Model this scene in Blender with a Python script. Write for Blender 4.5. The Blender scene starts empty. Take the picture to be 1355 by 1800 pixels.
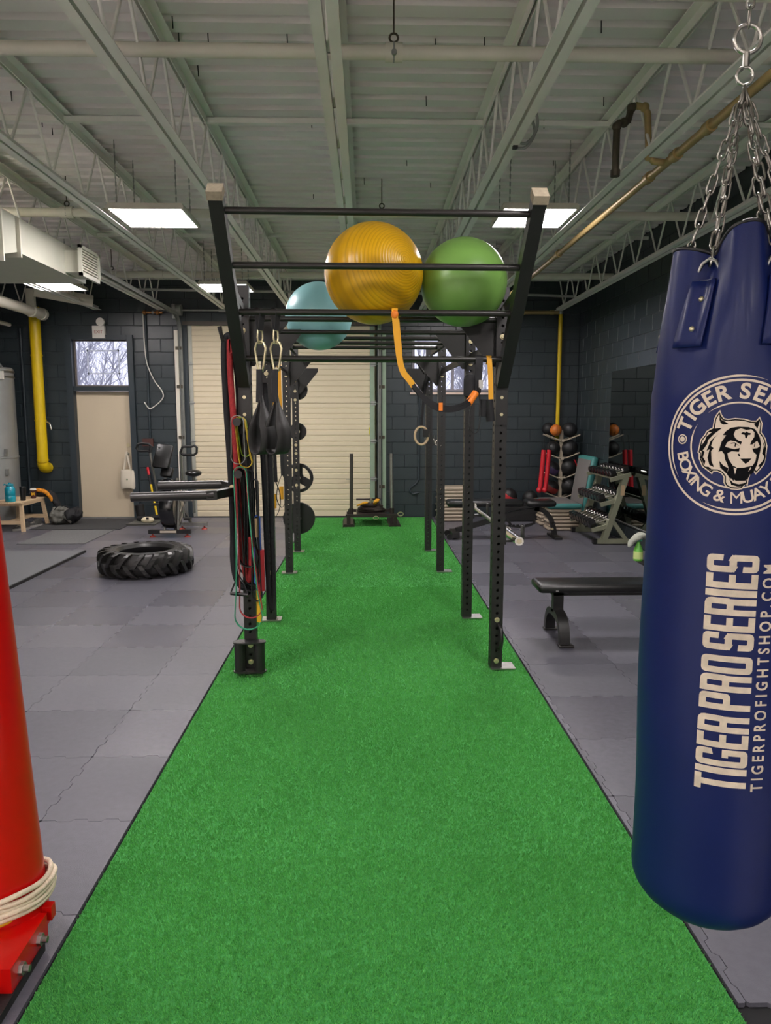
import bpy, bmesh, math, random
import numpy as np
from mathutils import Vector, Matrix

random.seed(7)
S = bpy.context.scene
COL = S.collection
PI = math.pi

# ------------------------------------------------------------------ camera
F_PX, CAM_H = 1300.0, 1.65
PITCH = math.atan(170 / F_PX)
YAW = math.atan(32.5 * math.cos(PITCH) / F_PX)
cam = bpy.data.cameras.new('camera')
cam.sensor_fit = 'VERTICAL'
cam.sensor_height = 36.0
cam.sensor_width = 27.1
cam.lens = 36.0 * F_PX / 1800.0
cam.clip_start = 0.05
cam.clip_end = 200
camo = bpy.data.objects.new('camera', cam)
camo.location = (0, 0, CAM_H)
camo.rotation_euler = (PI / 2 - PITCH, 0, -YAW)
COL.objects.link(camo)
S.camera = camo

# ------------------------------------------------------------------ world, exposure
S.view_settings.view_transform = 'Standard'
S.view_settings.look = 'None'
S.view_settings.gamma = 1.0
S.view_settings.use_curve_mapping = False
S.view_settings.exposure = 1.95
LAMP_STRENGTH = 16.0
W = bpy.data.worlds.new('overcast_sky')
S.world = W
W.use_nodes = True
W.node_tree.nodes['Background'].inputs[0].default_value = (0.80, 0.82, 1.0, 1)
W.node_tree.nodes['Background'].inputs[1].default_value = 0.45
PANEL_X = 0.30
PANEL_Z = 3.30
# ceiling panels (x, y): real lamps, and unseen fill ones added behind the camera, built further down as ceiling_light things
PANELS = [(-1.78, 6.55), (1.40, 6.47), (-1.82, 10.0), (1.40, 9.9), (-4.02, 9.95),
          (-4.02, 6.5), (-1.78, 2.86), (1.45, 2.86), (-4.02, 2.86), (-4.6, -1.2),
          (-1.8, -4.0), (1.4, -4.0), (-4.0, -4.0), (-0.2, -2.4), (2.6, -2.4), (-3.0, -2.4), (-5.2, -2.4)]

# ------------------------------------------------------------------ materials
def lin(h):
    h = h.lstrip('#')
    o = []
    for i in (0, 2, 4):
        c = int(h[i:i + 2], 16) / 255
        o.append(c / 12.92 if c <= 0.04045 else ((c + 0.055) / 1.055) ** 2.4)
    return tuple(o) + (1,)

MATS = {}
def mat(name, col, rough=0.5, metal=0.0, var=0.0, vscale=8.0, bump=0.0, bscale=200.0, rnd=0.0,
        emit=None, estr=0.0, coat=0.0, spec=0.5, stretch=None, sheen=0.0, rvar=0.0):
    if name in MATS:
        return MATS[name]
    m = bpy.data.materials.new(name)
    m.use_nodes = True
    nt = m.node_tree
    N, L = nt.nodes, nt.links
    b = N['Principled BSDF']
    c = lin(col) if isinstance(col, str) else tuple(col) + (1,)
    b.inputs['Base Color'].default_value = c
    b.inputs['Roughness'].default_value = rough
    b.inputs['Metallic'].default_value = metal
    b.inputs['Specular IOR Level'].default_value = spec
    b.inputs['Coat Weight'].default_value = coat
    b.inputs['Coat Roughness'].default_value = 0.15
    b.inputs['Sheen Weight'].default_value = sheen
    tc = N.new('ShaderNodeTexCoord')
    vec = tc.outputs['Object']
    if stretch:
        mp = N.new('ShaderNodeMapping')
        mp.inputs['Scale'].default_value = stretch
        L.new(vec, mp.inputs['Vector'])
        vec = mp.outputs['Vector']
    last = None
    if var > 0 or rvar > 0:
        nz = N.new('ShaderNodeTexNoise')
        nz.inputs['Scale'].default_value = vscale
        nz.inputs['Detail'].default_value = 5
        nz.inputs['Roughness'].default_value = 0.6
        L.new(vec, nz.inputs['Vector'])
        if var > 0:
            mr = N.new('ShaderNodeMapRange')
            mr.inputs['From Min'].default_value = 0.25
            mr.inputs['From Max'].default_value = 0.75
            mr.inputs['To Min'].default_value = 1 - var
            mr.inputs['To Max'].default_value = 1 + var
            L.new(nz.outputs['Fac'], mr.inputs['Value'])
            last = mr.outputs['Result']
        if rvar > 0:
            m2 = N.new('ShaderNodeMapRange')
            m2.inputs['From Min'].default_value = 0.3
            m2.inputs['From Max'].default_value = 0.7
            m2.inputs['To Min'].default_value = max(0.02, rough - rvar)
            m2.inputs['To Max'].default_value = min(1, rough + rvar)
            L.new(nz.outputs['Fac'], m2.inputs['Value'])
            L.new(m2.outputs['Result'], b.inputs['Roughness'])
    if rnd > 0:
        oi = N.new('ShaderNodeObjectInfo')
        mr = N.new('ShaderNodeMapRange')
        mr.inputs['To Min'].default_value = 1 - rnd
        mr.inputs['To Max'].default_value = 1 + rnd
        L.new(oi.outputs['Random'], mr.inputs['Value'])
        if last is None:
            last = mr.outputs['Result']
        else:
            mm = N.new('ShaderNodeMath')
            mm.operation = 'MULTIPLY'
            L.new(last, mm.inputs[0])
            L.new(mr.outputs['Result'], mm.inputs[1])
            last = mm.outputs[0]
    if last is not None:
        vm = N.new('ShaderNodeVectorMath')
        vm.operation = 'SCALE'
        vm.inputs[0].default_value = c[:3]
        L.new(last, vm.inputs['Scale'])
        L.new(vm.outputs['Vector'], b.inputs['Base Color'])
    if bump > 0:
        nb = N.new('ShaderNodeTexNoise')
        nb.inputs['Scale'].default_value = bscale
        nb.inputs['Detail'].default_value = 3
        L.new(vec, nb.inputs['Vector'])
        bp = N.new('ShaderNodeBump')
        bp.inputs['Strength'].default_value = bump
        bp.inputs['Distance'].default_value = 0.005
        L.new(nb.outputs['Fac'], bp.inputs['Height'])
        L.new(bp.outputs['Normal'], b.inputs['Normal'])
    if emit:
        b.inputs['Emission Color'].default_value = lin(emit) if isinstance(emit, str) else tuple(emit) + (1,)
        b.inputs['Emission Strength'].default_value = estr
    MATS[name] = m
    return m

M = {}
M['deck'] = mat('deck_paint', '#ede7e6', 0.6, var=0.05, vscale=1.5)
M['joist'] = mat('joist_paint', '#eae8e2', 0.5, var=0.05, vscale=3)
M['pipe_grey'] = mat('pipe_grey', '#dad6c8', 0.5, var=0.04)
M['wall'] = mat('wall_paint', '#2d363a', 0.32, var=0.10, vscale=5, bump=0.22, bscale=140, rnd=0.06)
M['wall_joint'] = mat('wall_joint', '#293135', 0.6, var=0.08)
M['bounce_white'] = mat('bounce_white', '#dcd9d4', 0.6, var=0.03)  # white chosen for unseen walls so they bounce light to the ceiling
M['bounce_floor'] = mat('bounce_floor', '#c4c2bf', 0.7, var=0.05)  # pale bounce surface for the unseen floor behind the camera
M['slab'] = mat('slab', '#141416', 0.9)
M['tile'] = mat('rubber_tile', '#5e5d66', 0.42, var=0.12, vscale=30, bump=0.25, bscale=420, rnd=0.15)
def tile_sheen(m):
    nt = m.node_tree
    oi = nt.nodes.new('ShaderNodeObjectInfo')
    mu = nt.nodes.new('ShaderNodeMath')
    mu.operation = 'MULTIPLY'
    mu.inputs[1].default_value = 7.31
    fr = nt.nodes.new('ShaderNodeMath')
    fr.operation = 'FRACT'
    mr = nt.nodes.new('ShaderNodeMapRange')
    mr.inputs['To Min'].default_value = 0.24
    mr.inputs['To Max'].default_value = 0.42
    nt.links.new(oi.outputs['Random'], mu.inputs[0])
    nt.links.new(mu.outputs[0], fr.inputs[0])
    nt.links.new(fr.outputs[0], mr.inputs['Value'])
    nt.links.new(mr.outputs['Result'], nt.nodes['Principled BSDF'].inputs['Roughness'])
tile_sheen(M['tile'])
M['platform'] = mat('platform_rubber', '#6f7074', 0.5, var=0.1, vscale=40, bump=0.2, bscale=400)
M['black_rubber'] = mat('black_rubber', '#161616', 0.6, var=0.2, vscale=12, bump=0.2, bscale=150)
M['turf'] = mat('turf_base', '#3a8a40', 0.95, var=0.15, vscale=60)
M['rig'] = mat('rig_powdercoat', '#1d1c1b', 0.42, var=0.12, vscale=30, bump=0.12, bscale=500)
M['rig_bar'] = mat('rig_bar', '#24211f', 0.36, var=0.1, vscale=30)
M['steel'] = mat('bright_steel', '#c9c6bd', 0.28, 1.0, var=0.1, vscale=20)
M['chrome'] = mat('chrome', '#e6e2da', 0.16, 1.0)
M['zinc'] = mat('zinc', '#a9a9a4', 0.38, 1.0, var=0.15, vscale=25)
M['galv'] = mat('galvanised', '#9b9d99', 0.5, 0.6, var=0.15, vscale=9)
M['brass_bolt'] = mat('bolt', '#cfc5a0', 0.35, 0.8)
M['cream'] = mat('cream_door', '#d6c9ad', 0.5, var=0.03, vscale=2)
M['cream2'] = mat('man_door', '#c9baa0', 0.5, var=0.03, vscale=2)
M['frame_dark'] = mat('dark_frame', '#2b353b', 0.45, var=0.1)
M['brown_frame'] = mat('brown_frame', '#4b443d', 0.5)
M['yellow_pipe'] = mat('yellow_paint', '#d9b80c', 0.4, var=0.06)
M['gas_pipe'] = mat('gas_pipe', '#a48c5c', 0.45, 0.35, var=0.2, vscale=6)
M['dark_pipe'] = mat('dark_pipe', '#4c4538', 0.6, 0.3, var=0.35, vscale=14)
M['white_pipe'] = mat('white_pipe', '#d8d2c4', 0.45)
M['duct'] = mat('duct_paint', '#c9c8ba', 0.5, var=0.03)
M['tank'] = mat('tank_metal', '#a3a5a3', 0.42, 0.55, var=0.12, vscale=2.5)
M['white'] = mat('white_plastic', '#dcd8cf', 0.45)
M['black'] = mat('black_plastic', '#131313', 0.4)
M['black_soft'] = mat('black_webbing', '#17171a', 0.75, bump=0.3, bscale=300, var=0.2, vscale=30)
M['black_vinyl'] = mat('black_vinyl', '#141414', 0.32, bump=0.1, bscale=160)
M['red_paint'] = mat('red_paint', '#c00806', 0.3, var=0.05, vscale=3, coat=0.1, spec=0.35)
M['bag_blue'] = mat('bag_vinyl', '#0a1a50', 0.46, var=0.05, vscale=6, bump=0.06, bscale=300, coat=0.05, spec=0.32)
M['print'] = mat('print_cream', '#d8c8b4', 0.6, var=0.06, vscale=40)
M['print_black'] = mat('print_black', '#07070a', 0.8, spec=0.15)
M['yellow_ball'] = mat('yellow_ball', '#c99a12', 0.33, var=0.04)
M['green_ball'] = mat('green_ball', '#74a04e', 0.33, var=0.06, vscale=4)
M['teal_ball'] = mat('teal_ball', '#5fa9ad', 0.36, var=0.03)
M['glass_frost'] = None
M['lamp'] = mat('lamp_diffuser', '#ffffff', 0.5, emit=(1.0, 0.93, 0.92), estr=LAMP_STRENGTH)
M['lamp_frame'] = mat('lamp_frame', '#cfc9bb', 0.5)
M['rope_white'] = mat('rope_white', '#d9c9b0', 0.85, bump=0.6, bscale=160, var=0.15, vscale=60)
M['rope_yellow'] = mat('rope_yellow', '#d8b41a', 0.7, bump=0.4, bscale=160)
M['rope_black'] = mat('rope_black', '#16161a', 0.85, bump=0.8, bscale=90, var=0.3, vscale=50)
M['rope_red'] = mat('rope_red', '#8e1f22', 0.8, bump=0.8, bscale=90, var=0.3, vscale=50)
M['tire'] = mat('tire_rubber', '#2b2a29', 0.38, var=0.25, vscale=10, bump=0.15, bscale=60)
M['wood'] = mat('birch_wood', '#d3b894', 0.55, var=0.1, vscale=8, stretch=(1, 6, 6))
M['orange'] = mat('orange_strap', '#e07a1c', 0.6)
M['yellow_strap'] = mat('yellow_strap', '#d79a1c', 0.65, bump=0.2, bscale=200)
M['green_band'] = mat('green_band', '#2e8f6b', 0.45)
M['red_band'] = mat('red_band', '#a3343b', 0.45)
M['teal'] = mat('teal_plastic', '#3f7f7c', 0.45, var=0.05)
M['tan'] = mat('tan_plastic', '#a29482', 0.55, var=0.08, vscale=10)
M['rack_green'] = mat('rack_paint', '#7d7f6b', 0.45)
M['carpet'] = mat('carpet_grey', '#6a6a6a', 0.95, var=0.35, vscale=90, bump=0.6, bscale=300)
M['carpet_dark'] = mat('carpet_dark', '#3c3c3d', 0.95, var=0.35, vscale=90, bump=0.6, bscale=300)
M['red'] = mat('red_vinyl', '#c41f2c', 0.4)
M['canvas'] = mat('canvas', '#d4cbb8', 0.85, bump=0.2, bscale=200)
M['grey_cloth'] = mat('grey_cloth', '#6d6d66', 0.85, var=0.15, vscale=15)
M['twig'] = mat('twig', '#b9b9c2', 0.9)
M['ground'] = mat('ground', '#707068', 0.95, var=0.2, vscale=2)

# mirror
m = mat('mirror', '#7d8784', 0.02, 1.0)
M['mirror'] = m
# pane glass: clear with a reflective skin
def glass(name, tint, rough=0.02):
    m = bpy.data.materials.new(name)
    m.use_nodes = True
    nt = m.node_tree
    nt.nodes.clear()
    o = nt.nodes.new('ShaderNodeOutputMaterial')
    mx = nt.nodes.new('ShaderNodeMixShader')
    tr = nt.nodes.new('ShaderNodeBsdfTransparent')
    gl = nt.nodes.new('ShaderNodeBsdfGlossy')
    fr = nt.nodes.new('ShaderNodeFresnel')
    fr.inputs['IOR'].default_value = 1.45
    tr.inputs['Color'].default_value = tuple(tint) + (1,)
    gl.inputs['Roughness'].default_value = rough
    nt.links.new(fr.outputs[0], mx.inputs[0])
    nt.links.new(tr.outputs[0], mx.inputs[1])
    nt.links.new(gl.outputs[0], mx.inputs[2])
    nt.links.new(mx.outputs[0], o.inputs[0])
    return m
M['glass'] = glass('pane_glass', (0.9, 0.9, 0.92))
M['blue_bottle'] = mat('blue_bottle', '#0f8fa3', 0.2, coat=0.5)

# ------------------------------------------------------------------ mesh helpers
class MB:
    def __init__(self):
        self.v, self.f = [], []

    def add(self, verts, faces):
        o = len(self.v)
        self.v += [tuple(p) for p in verts]
        self.f += [tuple(i + o for i in f) for f in faces]
        return self

    def box(self, c, s, rz=0.0, M4=None):
        hx, hy, hz = s[0] / 2, s[1] / 2, s[2] / 2
        vs = [Vector((x, y, z)) for x in (-hx, hx) for y in (-hy, hy) for z in (-hz, hz)]
        R = M4 if M4 is not None else Matrix.Rotation(rz, 3, 'Z')
        vs = [R @ p + Vector(c) for p in vs]
        return self.add(vs, [(0, 1, 3, 2), (4, 6, 7, 5), (0, 4, 5, 1), (2, 3, 7, 6), (0, 2, 6, 4), (1, 5, 7, 3)])

    def cbox(self, c, s, ch=0.01, M4=None):
        """box with rounded vertical/horizontal edges (superellipse rings)"""
        hx, hy, hz = s[0] / 2, s[1] / 2, s[2] / 2
        ch = min(ch, hx * .99, hy * .99, hz * .99)
        R = M4 if M4 is not None else Matrix.Identity(3)
        rings = []
        for z, ins in ((-hz, ch), (-hz + ch * .3, ch * .3), (-hz + ch, 0), (hz - ch, 0), (hz - ch * .3, ch * .3), (hz, ch)):
            x, y = hx - ins, hy - ins
            k = ch
            ring = []
            for cx, cy, a0 in ((x - k, y - k, 0), (-x + k, y - k, 90), (-x + k, -y + k, 180), (x - k, -y + k, 270)):
                for a in (0, 45, 90):
                    t = math.radians(a0 + a)
                    ring.append((cx + k * math.cos(t), cy + k * math.sin(t), z))
            rings.append(ring)
        n = 12
        vs = [R @ Vector(p) + Vector(c) for r in rings for p in r]
        fs = [tuple(range(n - 1, -1, -1))]
        for j in range(len(rings) - 1):
            for i in range(n):
                a, b = j * n + i, j * n + (i + 1) % n
                fs.append((a, b, b + n, a + n))
        fs.append(tuple((len(rings) - 1) * n + i for i in range(n)))
        return self.add(vs, fs)

    def beam(self, p0, p1, w, h, up=(0, 0, 1)):
        p0, p1 = Vector(p0), Vector(p1)
        d = (p1 - p0).normalized()
        u = Vector(up)
        if abs(d.dot(u)) > 0.99:
            u = Vector((0, 1, 0))
        s = d.cross(u).normalized()
        u = s.cross(d).normalized()
        vs = []
        for p in (p0, p1):
            for a, b in ((-1, -1), (1, -1), (1, 1), (-1, 1)):
                vs.append(p + s * (a * w / 2) + u * (b * h / 2))
        return self.add(vs, [(3, 2, 1, 0), (4, 5, 6, 7), (0, 1, 5, 4), (1, 2, 6, 5), (2, 3, 7, 6), (3, 0, 4, 7)])

    def cyl(self, p0, p1, r0, r1=None, n=16, caps=True):
        r1 = r0 if r1 is None else r1
        p0, p1 = Vector(p0), Vector(p1)
        d = (p1 - p0).normalized()
        u = Vector((0, 0, 1)) if abs(d.z) < 0.9 else Vector((1, 0, 0))
        s = d.cross(u).normalized()
        u = s.cross(d)
        vs = []
        for p, r in ((p0, r0), (p1, r1)):
            for i in range(n):
                a = 2 * PI * i / n
                vs.append(p + s * (r * math.cos(a)) + u * (r * math.sin(a)))
        fs = [((i + 1) % n, i, i + n, (i + 1) % n + n) for i in range(n)]
        if caps:
            fs += [tuple(range(n)), tuple(range(2 * n - 1, n - 1, -1))]
        return self.add(vs, fs)

    def tube(self, pts, r, n=8, closed=False, caps=True, flat=None):
        """sweep; flat=(w,t) sweeps a rectangle-like ellipse strap instead of a circle"""
        P = [Vector(p) for p in pts]
        m = len(P)
        rr = r if isinstance(r, (list, tuple)) else [r] * m
        T = []
        for i in range(m):
            a = P[(i - 1) % m] if (closed or i > 0) else P[i]
            b = P[(i + 1) % m] if (closed or i < m - 1) else P[i]
            T.append((b - a).normalized() if (b - a).length > 1e-9 else Vector((0, 0, 1)))
        t0 = T[0]
        ref = Vector((0, 0, 1)) if abs(t0.z) < 0.9 else Vector((1, 0, 0))
        if flat and len(flat) > 2:
            ref = Vector(flat[2])
        nrm = (ref - t0 * ref.dot(t0)).normalized()
        vs = []
        for i in range(m):
            nrm = (nrm - T[i] * nrm.dot(T[i]))
            nrm = nrm.normalized() if nrm.length > 1e-6 else Vector((1, 0, 0))
            bn = T[i].cross(nrm)
            if flat:
                w, t = flat[0] / 2, flat[1] / 2
                for a, b in ((-w, -t), (w, -t), (w, t), (-w, t)):
                    vs.append(P[i] + nrm * a + bn * b)
            else:
                for k in range(n):
                    a = 2 * PI * k / n
                    vs.append(P[i] + (nrm * math.cos(a) + bn * math.sin(a)) * rr[i])
        n = 4 if flat else n
        fs = []
        for i in range(m if closed else m - 1):
            j = (i + 1) % m
            for k in range(n):
                fs.append((i * n + k, i * n + (k + 1) % n, j * n + (k + 1) % n, j * n + k))
        if caps and not closed:
            fs.append(tuple(range(n - 1, -1, -1)))
            fs.append(tuple((m - 1) * n + k for k in range(n)))
        return self.add(vs, fs)

    def lathe(self, prof, n=24, M4=None, arc=2 * PI):
        M4 = M4 or Matrix.Identity(4)
        vs = []
        full = abs(arc - 2 * PI) < 1e-6
        for i in range(n if full else n + 1):
            a = arc * i / n
            for r, z in prof:
                vs.append(M4 @ Vector((r * math.cos(a), r * math.sin(a), z)))
        k = len(prof)
        fs = []
        for i in range(n):
            j = (i + 1) % n if full else i + 1
            for q in range(k - 1):
                fs.append((i * k + q, j * k + q, j * k + q + 1, i * k + q + 1))
        return self.add(vs, fs)

    def sphere(self, c, r, nu=24, nv=14, sc=(1, 1, 1)):
        vs, fs = [], []
        for j in range(nv + 1):
            t = PI * j / nv
            for i in range(nu):
                a = 2 * PI * i / nu
                vs.append((c[0] + sc[0] * r * math.sin(t) * math.cos(a), c[1] + sc[1] * r * math.sin(t) * math.sin(a), c[2] + sc[2] * r * math.cos(t)))
        for j in range(nv):
            for i in range(nu):
                a, b = j * nu + i, j * nu + (i + 1) % nu
                fs.append((a, a + nu, b + nu, b))
        return self.add(vs, fs)

    def prism(self, pts, z0, z1, M4=None):
        M4 = M4 or Matrix.Identity(4)
        n = len(pts)
        vs = [M4 @ Vector((p[0], p[1], z)) for z in (z0, z1) for p in pts]
        fs = [tuple(range(n - 1, -1, -1)), tuple(range(n, 2 * n))]
        fs += [(i, (i + 1) % n, (i + 1) % n + n, i + n) for i in range(n)]
        return self.add(vs, fs)

    def torus(self, c, R, r, axis='Y', n=24, k=8, sc=(1, 1)):
        pts = []
        for i in range(n):
            a = 2 * PI * i / n
            x, y = R * math.cos(a) * sc[0], R * math.sin(a) * sc[1]
            pts.append({'Y': (c[0] + x, c[1], c[2] + y), 'Z': (c[0] + x, c[1] + y, c[2]), 'X': (c[0], c[1] + x, c[2] + y)}[axis])
        return self.tube(pts, r, k, closed=True)

    def mesh(self, name='m', smooth=None):
        me = bpy.data.meshes.new(name)
        me.from_pydata(self.v, [], self.f)
        bm = bmesh.new()
        bm.from_mesh(me)
        bmesh.ops.remove_doubles(bm, verts=bm.verts, dist=1e-6)
        bmesh.ops.recalc_face_normals(bm, faces=bm.faces)
        bm.to_mesh(me)
        bm.free()
        if smooth is not None:
            me.shade_smooth()
            me.set_sharp_from_angle(angle=math.radians(smooth))
        return me

    def build(self, name, m, parent=None, smooth=None, loc=None):
        me = self.mesh(name, smooth)
        return link(name, me, m, parent, loc)

def link(name, me, m, parent=None, loc=None, rot=None):
    if m is not None and not me.materials:
        me.materials.append(m)
    o = bpy.data.objects.new(name, me)
    COL.objects.link(o)
    if parent is not None:
        o.parent = parent
    if loc is not None:
        o.location = loc
    if rot is not None:
        o.rotation_euler = rot
    return o

def tag(o, label, cat, group=None, kind=None):
    if label:
        o['label'] = label
    if cat:
        o['category'] = cat
    if group:
        o['group'] = group
    if kind:
        o['kind'] = kind
    return o

def thing(name, label, cat, loc=(0, 0, 0), rz=0.0, group=None):
    o = bpy.data.objects.new(name, None)
    o.empty_display_size = 0.1
    COL.objects.link(o)
    o.location = loc
    o.rotation_euler = (0, 0, rz)
    return tag(o, label, cat, group)

def struct(o):
    o['kind'] = 'structure'
    return o

def copy_tree(o, loc=None, label=None, parent=None, rz=None):
    c = o.copy()
    COL.objects.link(c)
    if parent is not None:
        c.parent = parent
    if loc is not None:
        c.location = loc
    if rz is not None:
        c.rotation_euler = (0, 0, rz)
    if label:
        c['label'] = label
    for ch in list(o.children):
        copy_tree(ch, parent=c)
    return c

def arc_pts(c, r, a0, a1, n, plane='XZ'):
    out = []
    for i in range(n + 1):
        a = math.radians(a0 + (a1 - a0) * i / n)
        x, y = r * math.cos(a), r * math.sin(a)
        out.append({'XZ': (c[0] + x, c[1], c[2] + y), 'YZ': (c[0], c[1] + x, c[2] + y), 'XY': (c[0] + x, c[1] + y, c[2])}[plane])
    return out

def smooth_path(pts, k=6):
    """Catmull-Rom resample"""
    P = [Vector(p) for p in pts]
    P = [P[0] * 2 - P[1]] + P + [P[-1] * 2 - P[-2]]
    out = []
    for i in range(1, len(P) - 2):
        for j in range(k):
            t = j / k
            a, b, c, d = P[i - 1:i + 3]
            out.append(0.5 * ((2 * b) + (c - a) * t + (2 * a - 5 * b + 4 * c - d) * t * t + (3 * b - a - 3 * c + d) * t ** 3))
    out.append(P[-2])
    return out

# ================================================================== ROOM
XL, XR, YB, YF, ZC = -6.3, 3.40, 12.0, -5.5, 3.84
BH, BW = 0.2032, 0.4064

def block_mesh(w, h):
    """one face-shell of a concrete block in the xz plane, proud 7 mm towards -y"""
    g, c, d = 0.0035, 0.0035, 0.007
    x0, x1, z0, z1 = g, w - g, g, h - g
    vs = [(x0, 0, z0), (x1, 0, z0), (x1, 0, z1), (x0, 0, z1),
          (x0 + c, -d, z0 + c), (x1 - c, -d, z0 + c), (x1 - c, -d, z1 - c), (x0 + c, -d, z1 - c)]
    mb = MB()
    mb.add(vs, [(4, 5, 6, 7), (0, 1, 5, 4), (1, 2, 6, 5), (2, 3, 7, 6), (3, 0, 4, 7)])
    return mb

BLK = {}
def block_obj(w, h, parent, loc, rz):
    key = (round(w, 3), round(h, 3))
    if key not in BLK:
        me = block_mesh(w, h).mesh('block')
        me.materials.append(M['wall'])
        BLK[key] = me
    o = bpy.data.objects.new('block', BLK[key])
    COL.objects.link(o)
    o.parent = parent
    o.location = loc
    o.rotation_euler = (0, 0, rz)
    return o

def blocks_for(length, zmax, holes):
    """running-bond rectangles (x0,x1,z0,z1) minus holes"""
    out = []
    row = 0
    z = 0.0
    while z < zmax - 0.03:
        z1 = min(z + BH, zmax)
        x = -BW / 2 if row % 2 else 0.0
        while x < length - 0.03:
            segs = [(max(x, 0), min(x + BW, length))]
            for hx0, hx1, hz0, hz1 in holes:
                zc = (z + z1) / 2
                if hz0 < zc < hz1:
                    ns = []
                    for a, b in segs:
                        if hx1 <= a or hx0 >= b:
                            ns.append((a, b))
                        else:
                            if hx0 - a > 0.03:
                                ns.append((a, hx0))
                            if b - hx1 > 0.03:
                                ns.append((hx1, b))
                    segs = ns
            for a, b in segs:
                if b - a > 0.03:
                    out.append((a, b, z, z1))
            x += BW
        z += BH
        row += 1
    return out

# openings in the back wall (world x0,x1,z0,z1)
GAR = (-2.83, 0.16, 0.0, 3.06)
DOOR = (-4.74, -3.68, 0.0, 2.90)
WIN = (0.72, 2.02, 2.02, 2.92)
def wall_with_holes(name, holes):
    xs = sorted({XL, XR} | {h[0] for h in holes} | {h[1] for h in holes})
    mb = MB()
    for a, b in zip(xs[:-1], xs[1:]):
        cuts = [(h[2], h[3]) for h in holes if h[0] <= a + 1e-6 and h[1] >= b - 1e-6]
        z = -0.02
        for c0, c1 in sorted(cuts):
            if c0 > z:
                mb.box(((a + b) / 2, YB + 0.11, (z + c0) / 2), (b - a, 0.2, c0 - z))
            z = c1
        mb.box(((a + b) / 2, YB + 0.11, (z + ZC + .1) / 2), (b - a, 0.2, ZC + .1 - z))
    return struct(mb.build(name, M['wall_joint']))
wall_back = wall_with_holes('wall_back', [GAR, DOOR, WIN])
bl = blocks_for(XR - XL, ZC, [(h[0] - XL, h[1] - XL, h[2], h[3]) for h in (GAR, DOOR, WIN)])
bl.sort(key=lambda b: b[3])
for a, b, z0, z1 in bl[:300]:
    block_obj(b - a, z1 - z0, wall_back, (XL + a, YB + 0.01, z0), 0)
mb = MB()
for a, b, z0, z1 in bl[300:]:
    q = block_mesh(b - a, z1 - z0)
    mb.add([(x + XL + a, y + YB + 0.01, z + z0) for x, y, z in q.v], q.f)
if mb.v:
    o = mb.build('upper_blocks', M['wall'], wall_back)
    o['kind'] = 'stuff'

wall_right = struct(MB().box((XR + 0.11, (YB + YF) / 2, ZC / 2), (0.2, YB - YF + .4, ZC + .2)).build('wall_right', M['wall_joint']))
bl = blocks_for(YB - YF, ZC, [])
bl.sort(key=lambda b: b[0])          # local x runs from the back corner towards the camera
near = [b for b in bl if b[0] < 6.4]
near = near[:300]
far = [b for b in bl if b not in near]
for a, b, z0, z1 in near:            # rz=-90deg: local x -> -y, local -y -> -x
    block_obj(b - a, z1 - z0, wall_right, (XR + 0.01, YB - a, z0), -PI / 2)
mb = MB()
for a, b, z0, z1 in far:
    q = block_mesh(b - a, z1 - z0)
    mb.add([(XR + 0.01 + y, YB - a - x, z + z0) for x, y, z in q.v], q.f)
o = mb.build('near_blocks', M['wall'], wall_right)
o['kind'] = 'stuff'
wl = struct(MB().box((XL - 0.1, (YB + 5.0) / 2, ZC / 2), (0.2, YB - 5.0, ZC + .2)).build('wall_left', M['wall']))
MB().box((XL - 0.1, (5.0 + YF) / 2, ZC / 2), (0.2, 5.0 - YF, ZC + .2)).build('bounce_bay', M['bounce_white'], wl)  # unseen stretch of wall whitened to bounce light upwards
struct(MB().box(((XL + XR) / 2, YF - 0.1, ZC / 2), (XR - XL, 0.2, ZC + .2)).build('wall_front', M['bounce_white']))  # unseen wall, whitened as a reflector

# ---- ceiling: fluted steel deck, flutes run across the room
mb = MB()
pitch, y = 0.2, YF
prof = []
while y < YB + 0.02:
    prof += [(y, ZC), (y + 0.118, ZC), (y + 0.128, ZC + 0.055), (y + 0.182, ZC + 0.055)]
    y += pitch
vs, fs = [], []
for (yy, zz) in prof:
    vs += [(XL, yy, zz), (XR, yy, zz)]
for i in range(len(prof) - 1):
    fs.append((2 * i, 2 * i + 1, 2 * i + 3, 2 * i + 2))
mb.add(vs, fs)
mb.box(((XL + XR) / 2, (YB + YF) / 2, ZC + 0.12), (XR - XL + .4, YB - YF + .4, 0.1))
ceiling = struct(mb.build('ceiling', M['deck']))

SCREWS = [(-1.08, 4.48), (-1.09, 4.66), (-0.92, 4.66), (-0.46, 4.66), (-1.07, 5.07), (-0.41, 5.91), (-2.44, 5.48), (-2.43, 5.94), (-2.42, 6.1), (0.41, 4.69), (0.7, 4.67), (1.15, 4.5),
          (1.33, 4.47), (1.15, 4.64), (0.42, 5.49), (1.34, 5.88), (1.66, 5.46), (2.33, 5.69), (0.35, 6.74), (0.61, 7.36), (1.62, 6.71), (-1.11, 7.31), (-0.53, 7.75), (-0.02, 7.28)]
scm = MB().cyl((0, 0, .02), (0.002, 0, -.045), 0.0035, n=6).mesh('deck_screw')
scm.materials.append(M['black'])
for x, y in SCREWS:
    link('deck_screw', scm, None, ceiling, (x, y, ZC))
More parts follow.
